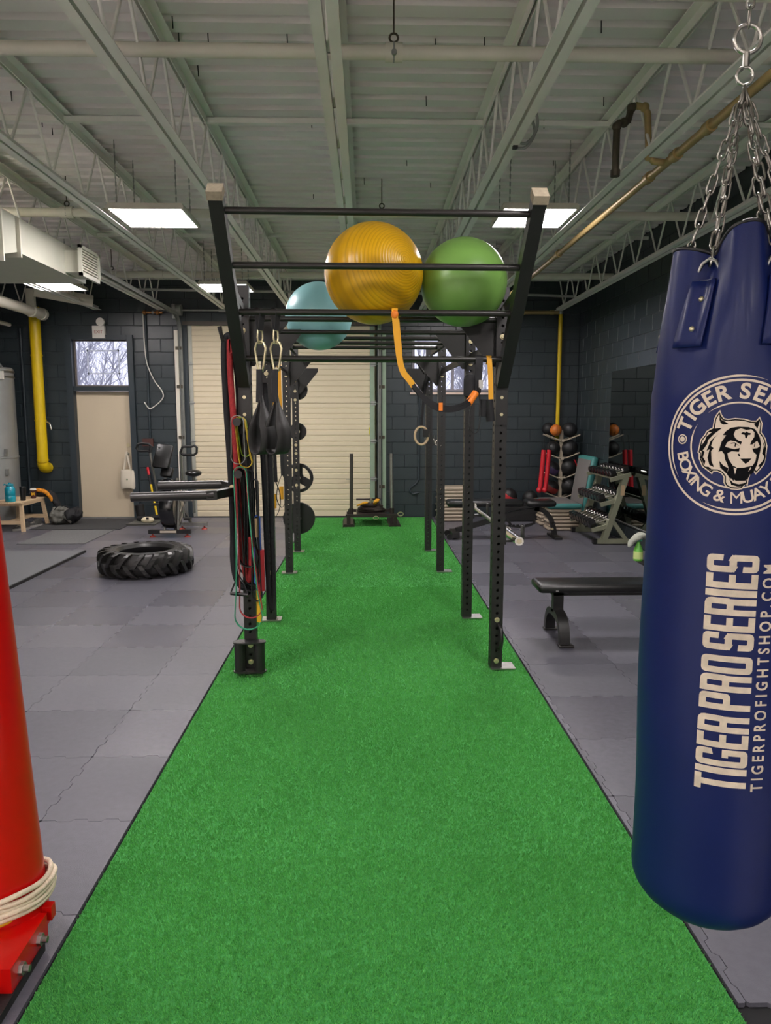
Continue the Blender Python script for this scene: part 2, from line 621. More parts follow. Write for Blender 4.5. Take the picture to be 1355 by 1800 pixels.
# ---- floor: slab and interlocking rubber tiles
floor = struct(MB().box(((XL + XR) / 2, (YB + YF) / 2, -0.065), (XR - XL, YB - YF, 0.1)).build('floor', M['slab']))
TL = 0.575
def tile_outline(nt=9, a=0.009):
    def wave():
        pts = []
        for k in range(nt):
            s0, s1 = TL * k / nt, TL * (k + 1) / nt
            o = a if k % 2 == 0 else -a
            e = 0.10 * TL / nt
            if k == 0 or k == nt - 1:
                o = 0.0
            pts += [(s0 + e, o), (s1 - e, o)]
        return pts
    w = wave()
    out = [(s, o) for s, o in w]
    out += [(TL + o, s) for s, o in w]
    out += [(s, TL + o) for s, o in reversed(w)]
    out += [(o, s) for s, o in reversed(w)]
    k = 0.9955
    return [((x - TL / 2) * k + TL / 2, (y - TL / 2) * k + TL / 2) for x, y in out]
TOUT = tile_outline()
def clip(poly, ax, lim, keep_less):
    out = []
    for i in range(len(poly)):
        p, q = poly[i], poly[(i + 1) % len(poly)]
        pi = p[ax] <= lim if keep_less else p[ax] >= lim
        qi = q[ax] <= lim if keep_less else q[ax] >= lim
        if pi:
            out.append(p)
        if pi != qi:
            t = (lim - p[ax]) / (q[ax] - p[ax])
            out.append((p[0] + t * (q[0] - p[0]), p[1] + t * (q[1] - p[1])))
    return out
TM = {}
TURF_L, TURF_R = -0.96, 1.033
def put_tile(x, y, lo, hi):
    k = (round(max(0, lo - x), 3), round(min(TL + .05, hi - x), 3), round(min(TL + .05, YB - y), 3))
    if k not in TM:
        p = TOUT
        if k[0] > 0:
            p = clip(p, 0, k[0], False)
        if k[1] < TL + .05:
            p = clip(p, 0, k[1], True)
        if k[2] < TL + .05:
            p = clip(p, 1, k[2], True)
        if len(p) < 3:
            TM[k] = None
        else:
            n = len(p)
            b = MB()
            b.add([(a, c, 0) for a, c in p] + [(a, c, -0.014) for a, c in p],
                  [tuple(range(n))] + [(i, i + n, (i + 1) % n + n, (i + 1) % n) for i in range(n)])
            me = b.mesh('rubber_tile')
            me.materials.append(M['tile'])
            TM[k] = me
    if TM[k] is None:
        return
    o = bpy.data.objects.new('rubber_tile', TM[k])
    COL.objects.link(o)
    o.parent = floor
    o.location = (x, y, 0)
tiles = []
xs = [-1.343 - TL * k for k in range(-1, 9)]
for x in xs:
    for k in range(-8, 14):
        yy = 5.178 + TL * k
        if yy < YB - .05:
            tiles.append((x, yy, XL, TURF_L - 0.012))
xs = [1.645 + TL * k for k in range(-2, 4)]
for x in xs:
    for k in range(-8, 14):
        yy = 5.319 + TL * k
        if yy < YB - .05:
            tiles.append((x, yy, TURF_R + 0.012, XR))
tiles = [t for t in tiles if t[0] < t[3] - .02 and t[0] + TL > t[2] + .02 and t[1] > 1.3]
tiles.sort(key=lambda t: t[1])
for t in tiles[:300]:
    put_tile(*t)
mb = MB()
mb.box(((XL + TURF_L) / 2, (YF + 1.2) / 2, -0.007), (TURF_L - XL - .03, 1.2 - YF, 0.014))
mb.box(((XR + TURF_R) / 2, (YF + 1.2) / 2, -0.007), (XR - TURF_R - .03, 1.2 - YF, 0.014))
mb.build('rear_bounce_floor', M['bounce_floor'], floor)  # added pale floor out of view, reflects panel light to the ceiling

# ---- turf lane
turf = thing('turf_lane', 'bright green artificial turf lane running down the middle of the gym', 'turf', ((TURF_L + TURF_R) / 2, 5.0, -0.014))
TW = TURF_R - TURF_L
MB().box((0, (YB + 1.0) / 2 - 5.0 - .02, 0.006), (TW, YB - 1.0 - .04, 0.012)).build('turf_backing', M['turf'], turf)
def make_pile():
    rng = np.random.default_rng(3)
    zones = [(1.6, 2.6, 130000), (2.6, 4.2, 130000), (4.2, 7.0, 130000), (7.0, 11.9, 90000)]
    V, n = [], 0
    for y0, y1, cnt in zones:
        far = {1.6: 1.0, 2.6: 1.25, 4.2: 1.7, 7.0: 2.6}[y0]
        x = rng.uniform(TURF_L + .003, TURF_R - .003, cnt)
        y = rng.uniform(y0, y1, cnt)
        a = rng.uniform(0, 2 * PI, cnt)
        w = 0.0013 * far
        h = rng.uniform(.006, .0105, cnt)
        lean = rng.uniform(.001, .006, cnt)
        la = rng.normal(-PI / 2, 0.9, cnt)
        bx, by = np.cos(a) * w, np.sin(a) * w
        tx, ty = x + np.cos(la) * lean, y + np.sin(la) * lean
        z0 = np.full(cnt, -0.003)
        p = np.stack([np.stack([x - bx, y - by, z0], 1), np.stack([x + bx, y + by, z0], 1),
                      np.stack([tx + bx * .6, ty + by * .6, z0 + h], 1), np.stack([tx - bx * .6, ty - by * .6, z0 + h], 1)], 1)
        V.append(p.reshape(-1, 3))
        n += cnt
    V = np.concatenate(V)
    V[:, 0] -= (TURF_L + TURF_R) / 2
    V[:, 1] -= 5.0
    V[:, 2] += 0.014
    me = bpy.data.meshes.new('turf_pile')
    me.vertices.add(len(V))
    me.vertices.foreach_set('co', V.astype(np.float32).ravel())
    me.loops.add(n * 4)
    me.loops.foreach_set('vertex_index', np.arange(n * 4, dtype=np.int32))
    me.polygons.add(n)
    me.polygons.foreach_set('loop_start', np.arange(0, n * 4, 4, dtype=np.int32))
    me.update(calc_edges=True)
    return me
gm = mat('turf_blade', '#68ba60', 0.7, var=0.25, vscale=420, spec=0.3)
o = link('turf_pile', make_pile(), gm, turf)
o['kind'] = 'stuff'

# ---- lifting platform on the left
pl = thing('lifting_platform', 'low grey rubber lifting platform with a black edge on the left floor', 'platform', (-4.85, 7.2, 0))
MB().box((0, 0, 0.0125), (2.83, 3.44, 0.025)).build('platform_top', M['platform'], pl)
MB().box((1.425, 0, 0.0135), (0.022, 3.46, 0.027)).build('platform_edge', M['black_rubber'], pl)

# ================================================================== DOORS AND WINDOWS
# ---- overhead sectional door
gd = struct(thing('door_1', None, None, (0, 0, 0)))
gx0, gx1 = GAR[0] - 0.02, GAR[1] - 0.03
sec_h = 0.611
def section_mesh():
    prof = [(0.0, 0.012), (0.004, 0.0)]
    nr = 7
    for k in range(nr):
        z0, z1 = sec_h * k / nr, sec_h * (k + 1) / nr
        if k > 0:
            prof += [(z0 - 0.006, 0.0), (z0, 0.009), (z0 + 0.014, 0.002)]
        prof += [(z0 + 0.02, 0.0)]
    prof += [(sec_h - 0.008, 0.0), (sec_h - 0.003, 0.012)]
    vs, fs = [], []
    for z, d in prof:
        vs += [(gx0, d, z), (gx1, d, z)]
    for i in range(len(prof) - 1):
        fs.append((2 * i, 2 * i + 1, 2 * i + 3, 2 * i + 2))
    b = MB()
    b.add(vs, fs)
    b.box(((gx0 + gx1) / 2, 0.03, sec_h / 2), (gx1 - gx0, 0.03, sec_h - .006))
    return b.mesh('door_section')
secm = section_mesh()
secm.materials.append(M['cream'])
stile = MB().box((0, -0.006, sec_h / 2), (0.075, 0.012, sec_h - .004)).mesh('end_stile')
hinge = MB().box((0, -0.016, 0), (0.085, 0.012, 0.07)).cyl((-0.045, -0.026, 0), (0.075, -0.026, 0), 0.009, n=8).mesh('hinge')
stile_m = {(-1): mat('stile_galv', '#a9aaa0', 0.45, 0.3, var=0.15), 1: mat('stile_green', '#8ea28c', 0.5, var=0.1)}
for k in range(5):
    s = link('door_section', secm, None, gd, (0, YB + 0.035, 0.012 + k * sec_h))
    for sd, x in ((-1, gx0 + 0.045), (1, gx1 - 0.045)):
        me = stile.copy()
        link('end_stile', me, stile_m[sd], s, (x, 0, 0))
        if k > 0:
            link('hinge', hinge, M['galv'], s, (x + sd * .02, 0, 0))
MB().box(((gx0 + gx1) / 2, YB + .04, 0.006), (gx1 - gx0, 0.05, 0.014)).build('bottom_seal', M['black_rubber'], gd)
MB().box(((gx0 + gx1) / 2, YB + .19, 1.53), (gx1 - gx0 + .1, 0.02, 3.1)).build('sky_leak_board', M['cream'], gd)  # added board that blocks sky light leaking past the door edge
# lift handle on the door
MB().tube([(-.34, YB + .03, .62), (-.34, YB - .0, .62), (-.24, YB - .0, .62), (-.24, YB + .03, .62)], 0.008, 6).build('lift_handle', M['galv'], gd)
MB().box((0.06, YB + .028, 1.40), (0.05, 0.008, 0.11)).build('warning_sticker', mat('sticker', '#d8cf3a', 0.6), gd)
# tracks
tk = struct(thing('trim_1', None, None, (0, 0, 0)))
for sd, x in ((-1, gx0 - 0.075), (1, gx1 + 0.07)):
    pts = [(x, YB - .05, 0.02), (x, YB - .05, 2.85)] + arc_pts((x, YB - .40, 2.85), 0.35, 0, 90, 8, 'YZ') + [(x, 7.4, 3.23)]
    b = MB()
    for off in (-0.022, 0.022):
        b.tube([(p[0] + off, p[1], p[2]) for p in pts], 0, flat=(0.05, 0.006, (0, 1, 0)))
    b.tube([(p[0], p[1] + 0.024 * (1 if p[2] < 2.9 else 0), p[2] + (0.024 if p[2] > 2.9 else 0)) for p in pts], 0, flat=(0.006, 0.05, (0, 1, 0)))
    b.build('door_track', M['galv'], tk)
    MB().box((x + sd * .075, YB - 0.02, 1.5), (0.06, 0.035, 2.95)).build('track_angle', stile_m[sd] if sd > 0 else M['white_pipe'], tk)
    for zz in (0.5, 1.3, 2.1, 2.7):
        MB().box((x + sd * .04, YB - .035, zz), (0.09, 0.03, 0.05)).build('track_bracket', M['dark_pipe'], tk)
    MB().cyl((x - .05 * sd, YB - .12, 3.27), (x + .03 * sd, YB - .12, 3.27), 0.085, n=20).build('cable_drum', M['galv'], tk)
    MB().box((x + .07 * sd, YB - .08, 3.25), (0.05, 0.15, 0.22)).build('bearing_plate', M['galv'], tk)
MB().cyl((gx0 - .2, YB - .12, 3.27), (gx1 + .2, YB - .12, 3.27), 0.014, n=10).build('spring_shaft', M['galv'], tk)
MB().cyl((gx0 + .55, YB - .12, 3.27), (gx0 + .9, YB - .12, 3.27), 0.03, n=12).build('coupler', M['galv'], tk)
MB().box(((gx0 + gx1) / 2, YB - .005, 3.085), (gx1 - gx0 + .1, 0.03, 0.06)).build('head_angle', M['brown_frame'], tk)
for x in (GAR[0] - .04, GAR[1] + .05):
    MB().box((x, YB + .0, 1.53), (0.07, 0.03, 3.06)).build('jamb_angle', M['frame_dark'], tk)

# ---- man door with transom window
dr = struct(thing('door_2', None, None, (0, 0, 0)))
dx0, dx1 = -4.635, -3.772
MB().box(((dx0 + dx1) / 2, YB + .085, 1.02), (dx1 - dx0, 0.045, 2.02)).build('door_leaf', M['cream2'], dr)
for x0, x1 in ((DOOR[0], dx0 - .004), (dx1 + .004, DOOR[1])):
    MB().box(((x0 + x1) / 2, YB + .03, 1.45), (x1 - x0, 0.16, 2.9)).build('door_jamb', M['frame_dark'], dr)
MB().box(((dx0 + dx1) / 2, YB + .03, 2.068), (dx1 - dx0, 0.15, 0.068)).build('transom_bar', M['frame_dark'], dr)
MB().box(((dx0 + dx1) / 2, YB + .03, 2.865), (dx1 - dx0, 0.15, 0.07)).build('door_head', M['frame_dark'], dr)
MB().box(((dx0 + dx1) / 2, YB + .1, 0.006), (dx1 - dx0, 0.12, 0.012)).build('threshold', M['galv'], dr)
kn = MB().cyl((-3.845, YB + .06, 1.035), (-3.845, YB - .0, 1.035), 0.012, n=10)
kn.sphere((-3.845, YB - .012, 1.035), 0.03, 14, 8)
kn.build('door_knob', M['steel'], dr, 40)
MB().cyl((-3.845, YB + .065, 1.17), (-3.845, YB + .045, 1.17), 0.03, n=16).build('deadbolt', M['brass_bolt'], dr)
w1 = struct(thing('window_1', None, None, (0, 0, 0)))
MB().box(((dx0 + dx1) / 2, YB + .09, 2.467), (dx1 - dx0 - .02, 0.006, 0.72)).build('window_pane', M['glass'], w1)
for a, b_, c, d in ((dx0, dx0 + .025, 2.105, 2.83), (dx1 - .025, dx1, 2.105, 2.83), (dx0 + .025, dx1 - .025, 2.105, 2.125), (dx0 + .025, dx1 - .025, 2.81, 2.83)):
    MB().box(((a + b_) / 2, YB + .075, (c + d) / 2), (b_ - a, 0.03, d - c)).build('window_bead', mat('bead', '#6f665e', 0.5), w1)
tape = bpy.data.materials.new('tape')
tape.use_nodes = True
_n = tape.node_tree
_d, _t, _m = _n.nodes['Principled BSDF'], _n.nodes.new('ShaderNodeBsdfTranslucent'), _n.nodes.new('ShaderNodeMixShader')
_d.inputs['Base Color'].default_value = (.9, .92, .95, 1)
_t.inputs['Color'].default_value = (.95, .97, 1, 1)
_m.inputs[0].default_value = .8
_n.links.new(_d.outputs[0], _m.inputs[1])
_n.links.new(_t.outputs[0], _m.inputs[2])
_n.links.new(_m.outputs[0], _n.nodes['Material Output'].inputs[0])
tx0, tx1, tz0, tz1 = -4.43, -3.95, 2.31, 2.67
for a, b_, c, d in ((tx0 - .02, tx1 + .02, tz1 - .015, tz1 + .01), (tx0 - .01, tx1 + .03, tz0 - .012, tz0 + .012), (tx0 - .014, tx0 + .008, tz0 - .03, tz1 + .02), (tx1 - .006, tx1 + .016, tz0 - .05, tz1 + .02)):
    MB().box(((a + b_) / 2, YB + .0845, (c + d) / 2), (b_ - a, 0.002, d - c)).build('tape_strip', tape, w1)

# ---- small high window right of the overhead door
w2 = struct(thing('window_2', None, None, (0, 0, 0)))
wx0, wx1, wz0, wz1 = WIN
MB().box(((wx0 + wx1) / 2, YB + .09, (wz0 + wz1) / 2), (wx1 - wx0, 0.006, wz1 - wz0)).build('window_pane', M['glass'], w2)
fm = mat('win_frame', '#8b8790', 0.5)
for a, b_, c, d in ((wx0, wx0 + .045, wz0, wz1), (wx1 - .045, wx1, wz0, wz1), (wx0 + .045, wx1 - .045, wz1 - .045, wz1), (wx0 + .045, wx1 - .045, wz0, wz0 + .045), (1.36, 1.40, wz0 + .045, wz1 - .045)):
    MB().box(((a + b_) / 2, YB + .075, (c + d) / 2), (b_ - a, 0.06, d - c)).build('window_frame', fm, w2)
MB().box(((wx0 + wx1) / 2, YB + .02, wz0 - .022), (wx1 - wx0 + .06, 0.1, 0.03)).build('window_sill', mat('sill', '#d9c2b4', 0.5), w2)

# ---- what shows through the panes: winter thicket under a pale sky
g = MB().box((-1, YB + 12, -.1), (60, 22, 0.1)).build('outdoor_ground', M['ground'])
struct(g)
def thicket(seed, x0, x1, n):
    rng = random.Random(seed)
    b = MB()
    for i in range(n):
        x, y = rng.uniform(x0, x1), rng.uniform(YB + 2.2, YB + 6)
        z = -.05
        p = Vector((x, y, z))
        d = Vector((rng.uniform(-.2, .2), rng.uniform(-.1, .1), 1))
        pts = [p]
        for k in range(7):
            d = (d + Vector((rng.uniform(-.28, .28), rng.uniform(-.2, .2), rng.uniform(-.05, .1)))).normalized()
            pts.append(pts[-1] + d * 0.75)
        b.tube(pts, [0.022 * (1 - k / 8.5) + .003 for k in range(8)], 3, caps=False)
        for k in range(2, 8):
            for q in range(11):
                a = pts[k - 1].lerp(pts[k], rng.random())
                e = (d + Vector((rng.uniform(-1.3, 1.3), rng.uniform(-.6, .6), rng.uniform(-.3, .8)))).normalized()
                e2 = (e + Vector((rng.uniform(-.8, .8), rng.uniform(-.5, .5), rng.uniform(-.2, .7)))).normalized()
                b.tube([a, a + e * .3, a + e * .3 + e2 * .3], [0.007, .005, .003], 3, caps=False)
                e3 = (e + Vector((rng.uniform(-1, 1), 0, rng.uniform(-.3, 1)))).normalized()
                b.tube([a + e * .15, a + e * .15 + e3 * .25], [0.005, .002], 3, caps=False)
    me = bpy.data.meshes.new('thicket')
    me.from_pydata(b.v, [], b.f)
    return me
o = link('bare_thicket', thicket(4, -7.4, -4.3, 22), M['twig'])
tag(o, 'bare winter branches seen through the pane above the cream door', 'branches', kind='stuff')
o = link('bare_thicket', thicket(9, .6, 3.4, 22), M['twig'])
tag(o, 'bare winter branches seen through the small window behind the rig', 'branches', kind='stuff')

# ================================================================== ROOF JOISTS, PIPES, LIGHTS
JX = [(-5.20, 'leftmost of the pale grey open-web roof joists, above the grey tank'),
      (-4.20, 'pale grey open-web roof joist just left of the air duct'),
      (-3.20, 'pale grey open-web roof joist running above the air duct'),
      (-2.19, 'pale grey open-web roof joist between the duct and the left ceiling light'),
      (-1.17, 'pale grey open-web roof joist just right of the left ceiling light'),
      (-0.17, 'pale grey open-web roof joist over the yellow exercise ball'),
      (0.87, 'pale grey open-web roof joist over the green exercise ball'),
      (1.79, 'pale grey open-web roof joist carrying the brown gas pipe'),
      (3.02, 'rightmost of the pale grey open-web roof joists, beside the block wall')]
ZB, ZT = 3.285, 3.80
def chord(z, gap, w, y0, y1, up):
    b = MB()
    for s in (-1, 1):
        x = s * (gap / 2 + w / 2)
        b.box((x, (y0 + y1) / 2, z), (w, y1 - y0, 0.006))
        b.box((s * (gap / 2 + .003), (y0 + y1) / 2, z + up * w / 2), (0.006, y1 - y0, w))
    return b
rodm = None
for jx, lab in JX:
    j = thing('roof_joist', lab, 'roof joist', (jx, 3.4, ZB), group='roof joists')
    y0, y1 = YF - 3.4 + .1, YB - 3.4 - .02
    chord(0.0, 0.018, 0.052, y0, y1, 1).build('bottom_chord', M['joist'], j)
    chord(ZT - ZB, 0.018, 0.058, y0, y1, -1).build('top_chord', M['joist'], j)
    if rodm is None:
        b = MB()
        k, step = 0, 0.305
        y = y0 + .2
        zt, zb = ZT - ZB - .02, .02
        pts = []
        while y < y1 - .1:
            pts.append((0, y, zb if k % 2 else zt))
            y += step
            k += 1
        for a, c in zip(pts[:-1], pts[1:]):
            b.cyl(a, c, 0.0105, n=6, caps=False)
        rodm = b.mesh('web_rods', 60)
        rodm.materials.append(M['joist'])
    link('web_rods', rodm, None, j)

def pipe_thing(name, label, pts, r, m, n=12, cat='pipe', couplings=(), cm=None):
    b = thing(name, label, cat, pts[0])
    o0 = Vector(pts[0])
    MB().tube([Vector(p) - o0 for p in pts], r, n).build('pipe_run', m, b, 50)
    for p, q in couplings:
        MB().cyl(Vector(p) - o0, Vector(q) - o0, r * 1.28, n=n).build('coupling', cm or m, b, 50)
    return b
p = pipe_thing('sprinkler_pipe', 'long pale grey sprinkler pipe crossing the ceiling nearest the top of the photo',
               [(XL + .05, 4.12, 3.52), (XR - .05, 4.12, 3.52)], 0.036, M['pipe_grey'], couplings=[((.10, 4.12, 3.52), (.19, 4.12, 3.52))])
o0 = Vector((XL + .05, 4.12, 3.52))
def hanger(parent, x, y, z, r, o0):
    b = MB()
    b.torus(Vector((x, y, z)) - o0, r + .006, 0.006, 'X', 16, 6)
    b.build('pipe_hanger', M['galv'], parent, 60)
    b = MB()
    b.torus(Vector((x, y, z + r + .035)) - o0, 0.022, 0.006, 'Y', 12, 6)
    b.cyl(Vector((x, y, z + r + .055)) - o0, Vector((x, y, ZC)) - o0, 0.005, n=6)
    b.build('hanger_rod', M['dark_pipe'], parent, 60)
hanger(p, 0.145, 4.12, 3.52, .036, o0)
b = MB().cyl(Vector((.145, 4.08, 3.50)) - o0, Vector((.145, 4.06, 3.50)) - o0, 0.014, n=10)
b.build('sprinkler_head', M['galv'], p)
p = pipe_thing('sprinkler_pipe', 'pale grey sprinkler pipe crossing the ceiling behind the left ceiling light',
               [(XL + .05, 7.25, 3.52), (XR - .05, 7.25, 3.52)], 0.042, M['pipe_grey'], couplings=[((-2.84, 7.25, 3.52), (-2.72, 7.25, 3.52)), ((.10, 7.25, 3.52), (.19, 7.25, 3.52))])
o0 = Vector((XL + .05, 7.25, 3.52))
hanger(p, -2.78, 7.25, 3.52, .042, o0)
hanger(p, 0.145, 7.25, 3.52, .042, o0)
p = pipe_thing('sprinkler_pipe', 'pale grey sprinkler pipe crossing the ceiling nearest the back wall',
               [(XL + .05, 10.3, 3.52), (XR - .05, 10.3, 3.52)], 0.042, M['pipe_grey'], couplings=[((-2.84, 10.3, 3.52), (-2.72, 10.3, 3.52))])
hanger(p, -3.4, 10.3, 3.52, .042, Vector((XL + .05, 10.3, 3.52)))
# bridging angles
for i, (y, lab) in enumerate(((5.72, 'thin bridging angle bracing the joists above the ceiling lights'), (9.2, 'thin bridging angle bracing the joists near the back wall'))):
    tag(MB().beam((XL, y, ZT - .03), (XR, y, ZT - .03), 0.035, 0.035).build('bridging_angle', M['joist']), lab, 'brace')
tag(MB().box(((XL + XR) / 2, YB - .06, 3.79), (XR - XL, 0.1, 0.09)).build('ledger_angle', M['joist']), 'pale steel ledger angle carrying the deck along the top of the back wall', 'ledger')
tag(MB().tube(smooth_path([(2.9, 10.6, 3.30), (2.2, 10.6, 3.32), (0.5, 10.55, 3.33), (-1, 10.55, 3.34), (-3.4, 10.5, 3.36)], 3), 0.018, 6).build('conduit', M['galv'], None, 50), 'thin grey conduit crossing under the joists by the back wall', 'conduit')

# ---- suspended light panels
def make_panel(label, x, y):
    t = thing('ceiling_light', label, 'light', (x, y, PANEL_Z), group='suspended square light panels')
    h = PANEL_X
    MB().box((0, 0, 0.0), (2 * h - .02, 2 * h - .02, 0.012)).build('diffuser', M['lamp'], t)
    b = MB()
    for a, c, s in ((0, h, (2 * h + .02, 0.02, 0.03)), (0, -h, (2 * h + .02, 0.02, 0.03)), (h, 0, (0.02, 2 * h, 0.03)), (-h, 0, (0.02, 2 * h, 0.03))):
        b.box((a, c, 0.008), s)
    b.box((0, 0, 0.03), (2 * h, 2 * h, 0.02))
    b.box((0, 0, 0.055), (.3, .12, 0.04))
    b.build('frame', M['lamp_frame'], t)
    for sx in (-1, 1):
        for sy in (-1, 1):
            b = MB()
            for k in range(17):
                z = 0.04 + k * 0.029
                if k % 2:
                    b.box((sx * h * .8, sy * h * .8, z + .015), (0.012, 0.003, 0.036))
                else:
                    b.box((sx * h * .8, sy * h * .8, z + .015), (0.003, 0.012, 0.036))
            b.build('chain', M['galv'], t)
    return t
PL = ['square lit ceiling panel left of the rig, in the nearer visible row', 'square lit ceiling panel behind the right flare arm of the rig',
      'square lit ceiling panel behind the left flare arm of the rig', 'square lit ceiling panel hidden behind the green exercise ball',
      'square lit ceiling panel hanging beyond the end of the air duct', 'square lit ceiling panel above the air duct, left of the frame',
      'square lit ceiling panel just above the frame, left of the rig', 'square lit ceiling panel just above the frame, right of the rig',
      'square lit ceiling panel above the frame at far left', 'added square fill panel behind the camera, far left',
      'unseen square lit ceiling panel furthest behind the camera, left', 'unseen square lit ceiling panel furthest behind the camera, right',
      'unseen square lit ceiling panel furthest behind the camera, far left', 'added square fill panel behind the camera, over the lane', 'added square fill panel behind the camera, by the right wall',
      'added square fill panel behind the camera, left of the lane', 'added square fill panel behind the camera, by the left wall']
for (x, y), lab in zip(PANELS, PL):
    make_panel(lab, x, y)

# ---- air duct at left
du = thing('air_duct', 'cream rectangular air duct with an outlet box at upper left', 'duct', (-3.63, 6.42, 2.985))
def quad_duct(b, y0, z00, z01, x00, x01, y1, z10, z11, x10, x11):
    vs = [(x00, y0, z00), (x01, y0, z00), (x01, y0, z01), (x00, y0, z01), (x10, y1, z10), (x11, y1, z10), (x11, y1, z11), (x10, y1, z11)]
    b.add(vs, [(3, 2, 1, 0), (4, 5, 6, 7), (0, 1, 5, 4), (1, 2, 6, 5), (2, 3, 7, 6), (3, 0, 4, 7)])
b = MB()
quad_duct(b, -5.5, -.10, .26, -.65, .80, -.42, -.10, .26, -.65, .80)
b.build('duct_trunk', M['duct'], du)
b = MB()
quad_duct(b, -.42, -.10, .26, -.65, .80, -.12, -.02, .26, -.65, .80)
b.build('duct_transition', M['duct'], du)
b = MB()
quad_duct(b, -.12, -.02, .26, -.65, .80, 1.35, -.02, .26, -.65, .80)
b.build('duct_end', M['duct'], du)
for y in (-.42, -.12):
    b = MB()
    b.box((.085, y, .09 - (.04 if y < -.2 else 0)), (1.49, 0.018, .40 if y < -.2 else .31))
    b.build('duct_seam', M['pipe_grey'], du)
MB().box((.86, 1.02, .10), (.16, .36, .20)).build('outlet_collar', M['duct'], du)
b = MB()
for a, c, s in ((1.02, .225, (.03, .50, .03)), (1.02, -.025, (.03, .50, .03)), (.785, .10, (.03, .03, .28)), (1.255, .10, (.03, .03, .28))):
    b.box((.965, a, c), s)
b.build('outlet_frame', M['duct'], du)
for k in range(9):
    MB().box((.955, 1.02, .0 + k * .025), (.02, .45, .012)).build('louvre', M['pipe_grey'], du)
# small pipes along the left
w = thing('vent_pipe', 'cream plastic vent pipe with clamps running to the back wall at far left', 'pipe', (-4.95, 8.0, 3.18))
MB().cyl((0, -1.6, 0), (0, 3.7, -.0), 0.075, n=16).build('pipe_run', M['white_pipe'], w, 50)
for y in (1.4, 3.35, 3.7):
    MB().cyl((0, y - .04, 0), (0, y + .04, 0), 0.092, n=16).build('clamp', M['white_pipe'], w, 50)
b = MB().box((0, 1.4, .2), (.03, .03, .3))
b.build('hanger_strap', M['galv'], w)
MB().box((0.02, 3.3, .18), (.12, .06, .26)).build('support_bracket', M['pipe_grey'], w)
w = pipe_thing('small_pipe', 'thin cream pipe below the vent pipe at far left', [(-5.45, 5.5, 3.02), (-5.45, 11.7, 3.02)], 0.03, M['white_pipe'])
w = pipe_thing('round_vent', 'short white round vent pipe beyond the end of the air duct', [(-4.75, 11.0, 3.42), (-4.05, 11.35, 3.32)], 0.085, M['white_pipe'], 18)

# ---- gas pipe with raised branch at right
gp = thing('gas_pipe', 'brown gas pipe running along the ceiling at right with a dark bent branch', 'pipe', (1.925, 4.45, 3.255))
MB().cyl((0, -9, 0), (0, 6.7, 0), 0.026, n=12).build('pipe_run', M['gas_pipe'], gp, 50)
for y in (-.1, .35, .8, 3.2):
    MB().cyl((0, y - .035, 0), (0, y + .035, 0), 0.036, n=12).build('coupling', M['gas_pipe'], gp, 50)
# branch tee at y=.55 -> left, up over joist, left, down
bp = [(0, .5, .0), (-.085, .5, .01), (-.115, .5, .04), (-.135, .5, .30), (-.155, .5, .335), (-.215, .5, .345), (-.24, .5, .33), (-.26, .5, .25), (-.29, .48, .235), (-.33, .46, .225), (-.345, .45, .20), (-.345, .45, -.08)]
MB().tube(bp[:6], 0.022, 10).build('branch_pipe', M['gas_pipe'], gp, 60)
MB().tube(bp[5:], 0.022, 10).build('drop_pipe', M['dark_pipe'], gp, 60)
for k in (2, 4, 6, 8, 10):
    MB().sphere(bp[k], 0.030, 10, 8).build('elbow', M['dark_pipe'] if k > 4 else M['gas_pipe'], gp, 60)
MB().cyl((-.345, .45, -.10), (-.345, .45, -.06), 0.03, n=10).build('end_cap', M['dark_pipe'], gp)
# yellow drop on the back wall at right
yp = thing('yellow_gas_pipe', 'thin yellow gas pipe dropping down the back wall at right', 'pipe', (3.06, 11.9, 1.3))
MB().cyl((0, 0, 0), (0, 0, 1.93), 0.032, n=12).build('pipe_drop', M['yellow_pipe'], yp, 50)
MB().cyl((0, 0, 1.955), (-1.1, 0, 1.955), 0.03, n=12).build('pipe_run', M['gas_pipe'], yp, 50)
MB().sphere((0, 0, 1.955), 0.042, 12, 8).build('elbow', M['zinc'], yp, 60)
for x in (-.14, -.6):
    MB().cyl((x - .03, 0, 1.955), (x + .03, 0, 1.955), 0.04, n=12).build('coupling', M['gas_pipe'], yp, 50)
MB().cyl((0, 0, .0), (0, .07, -.03), 0.032, n=12).build('wall_elbow', M['yellow_pipe'], yp, 50)
# thick yellow pipe at left
yp = thing('yellow_pipe', 'thick yellow pipe coming down the back wall left of the door', 'pipe', (-5.12, 11.82, 0.85))
MB().cyl((0, 0, .06), (0, 0, 2.45), 0.082, n=20).build('pipe_drop', M['yellow_pipe'], yp, 50)
MB().tube(arc_pts((0, .09, .06), 0.09, 180, 270, 6, 'YZ') + [(0, .17, -.03)], 0.086, 16).build('wall_elbow', M['yellow_pipe'], yp, 60)
for z in (.1, .72, 1.72):
    MB().cyl((0, 0, z - .012), (0, 0, z + .012), 0.09, n=20).build('clamp', M['yellow_pipe'], yp, 50)
MB().tube([(.09, 0, .7), (.15, -.02, .68), (.17, -.02, .58)], 0.012, 8).build('valve_lever', M['steel'], yp, 60)

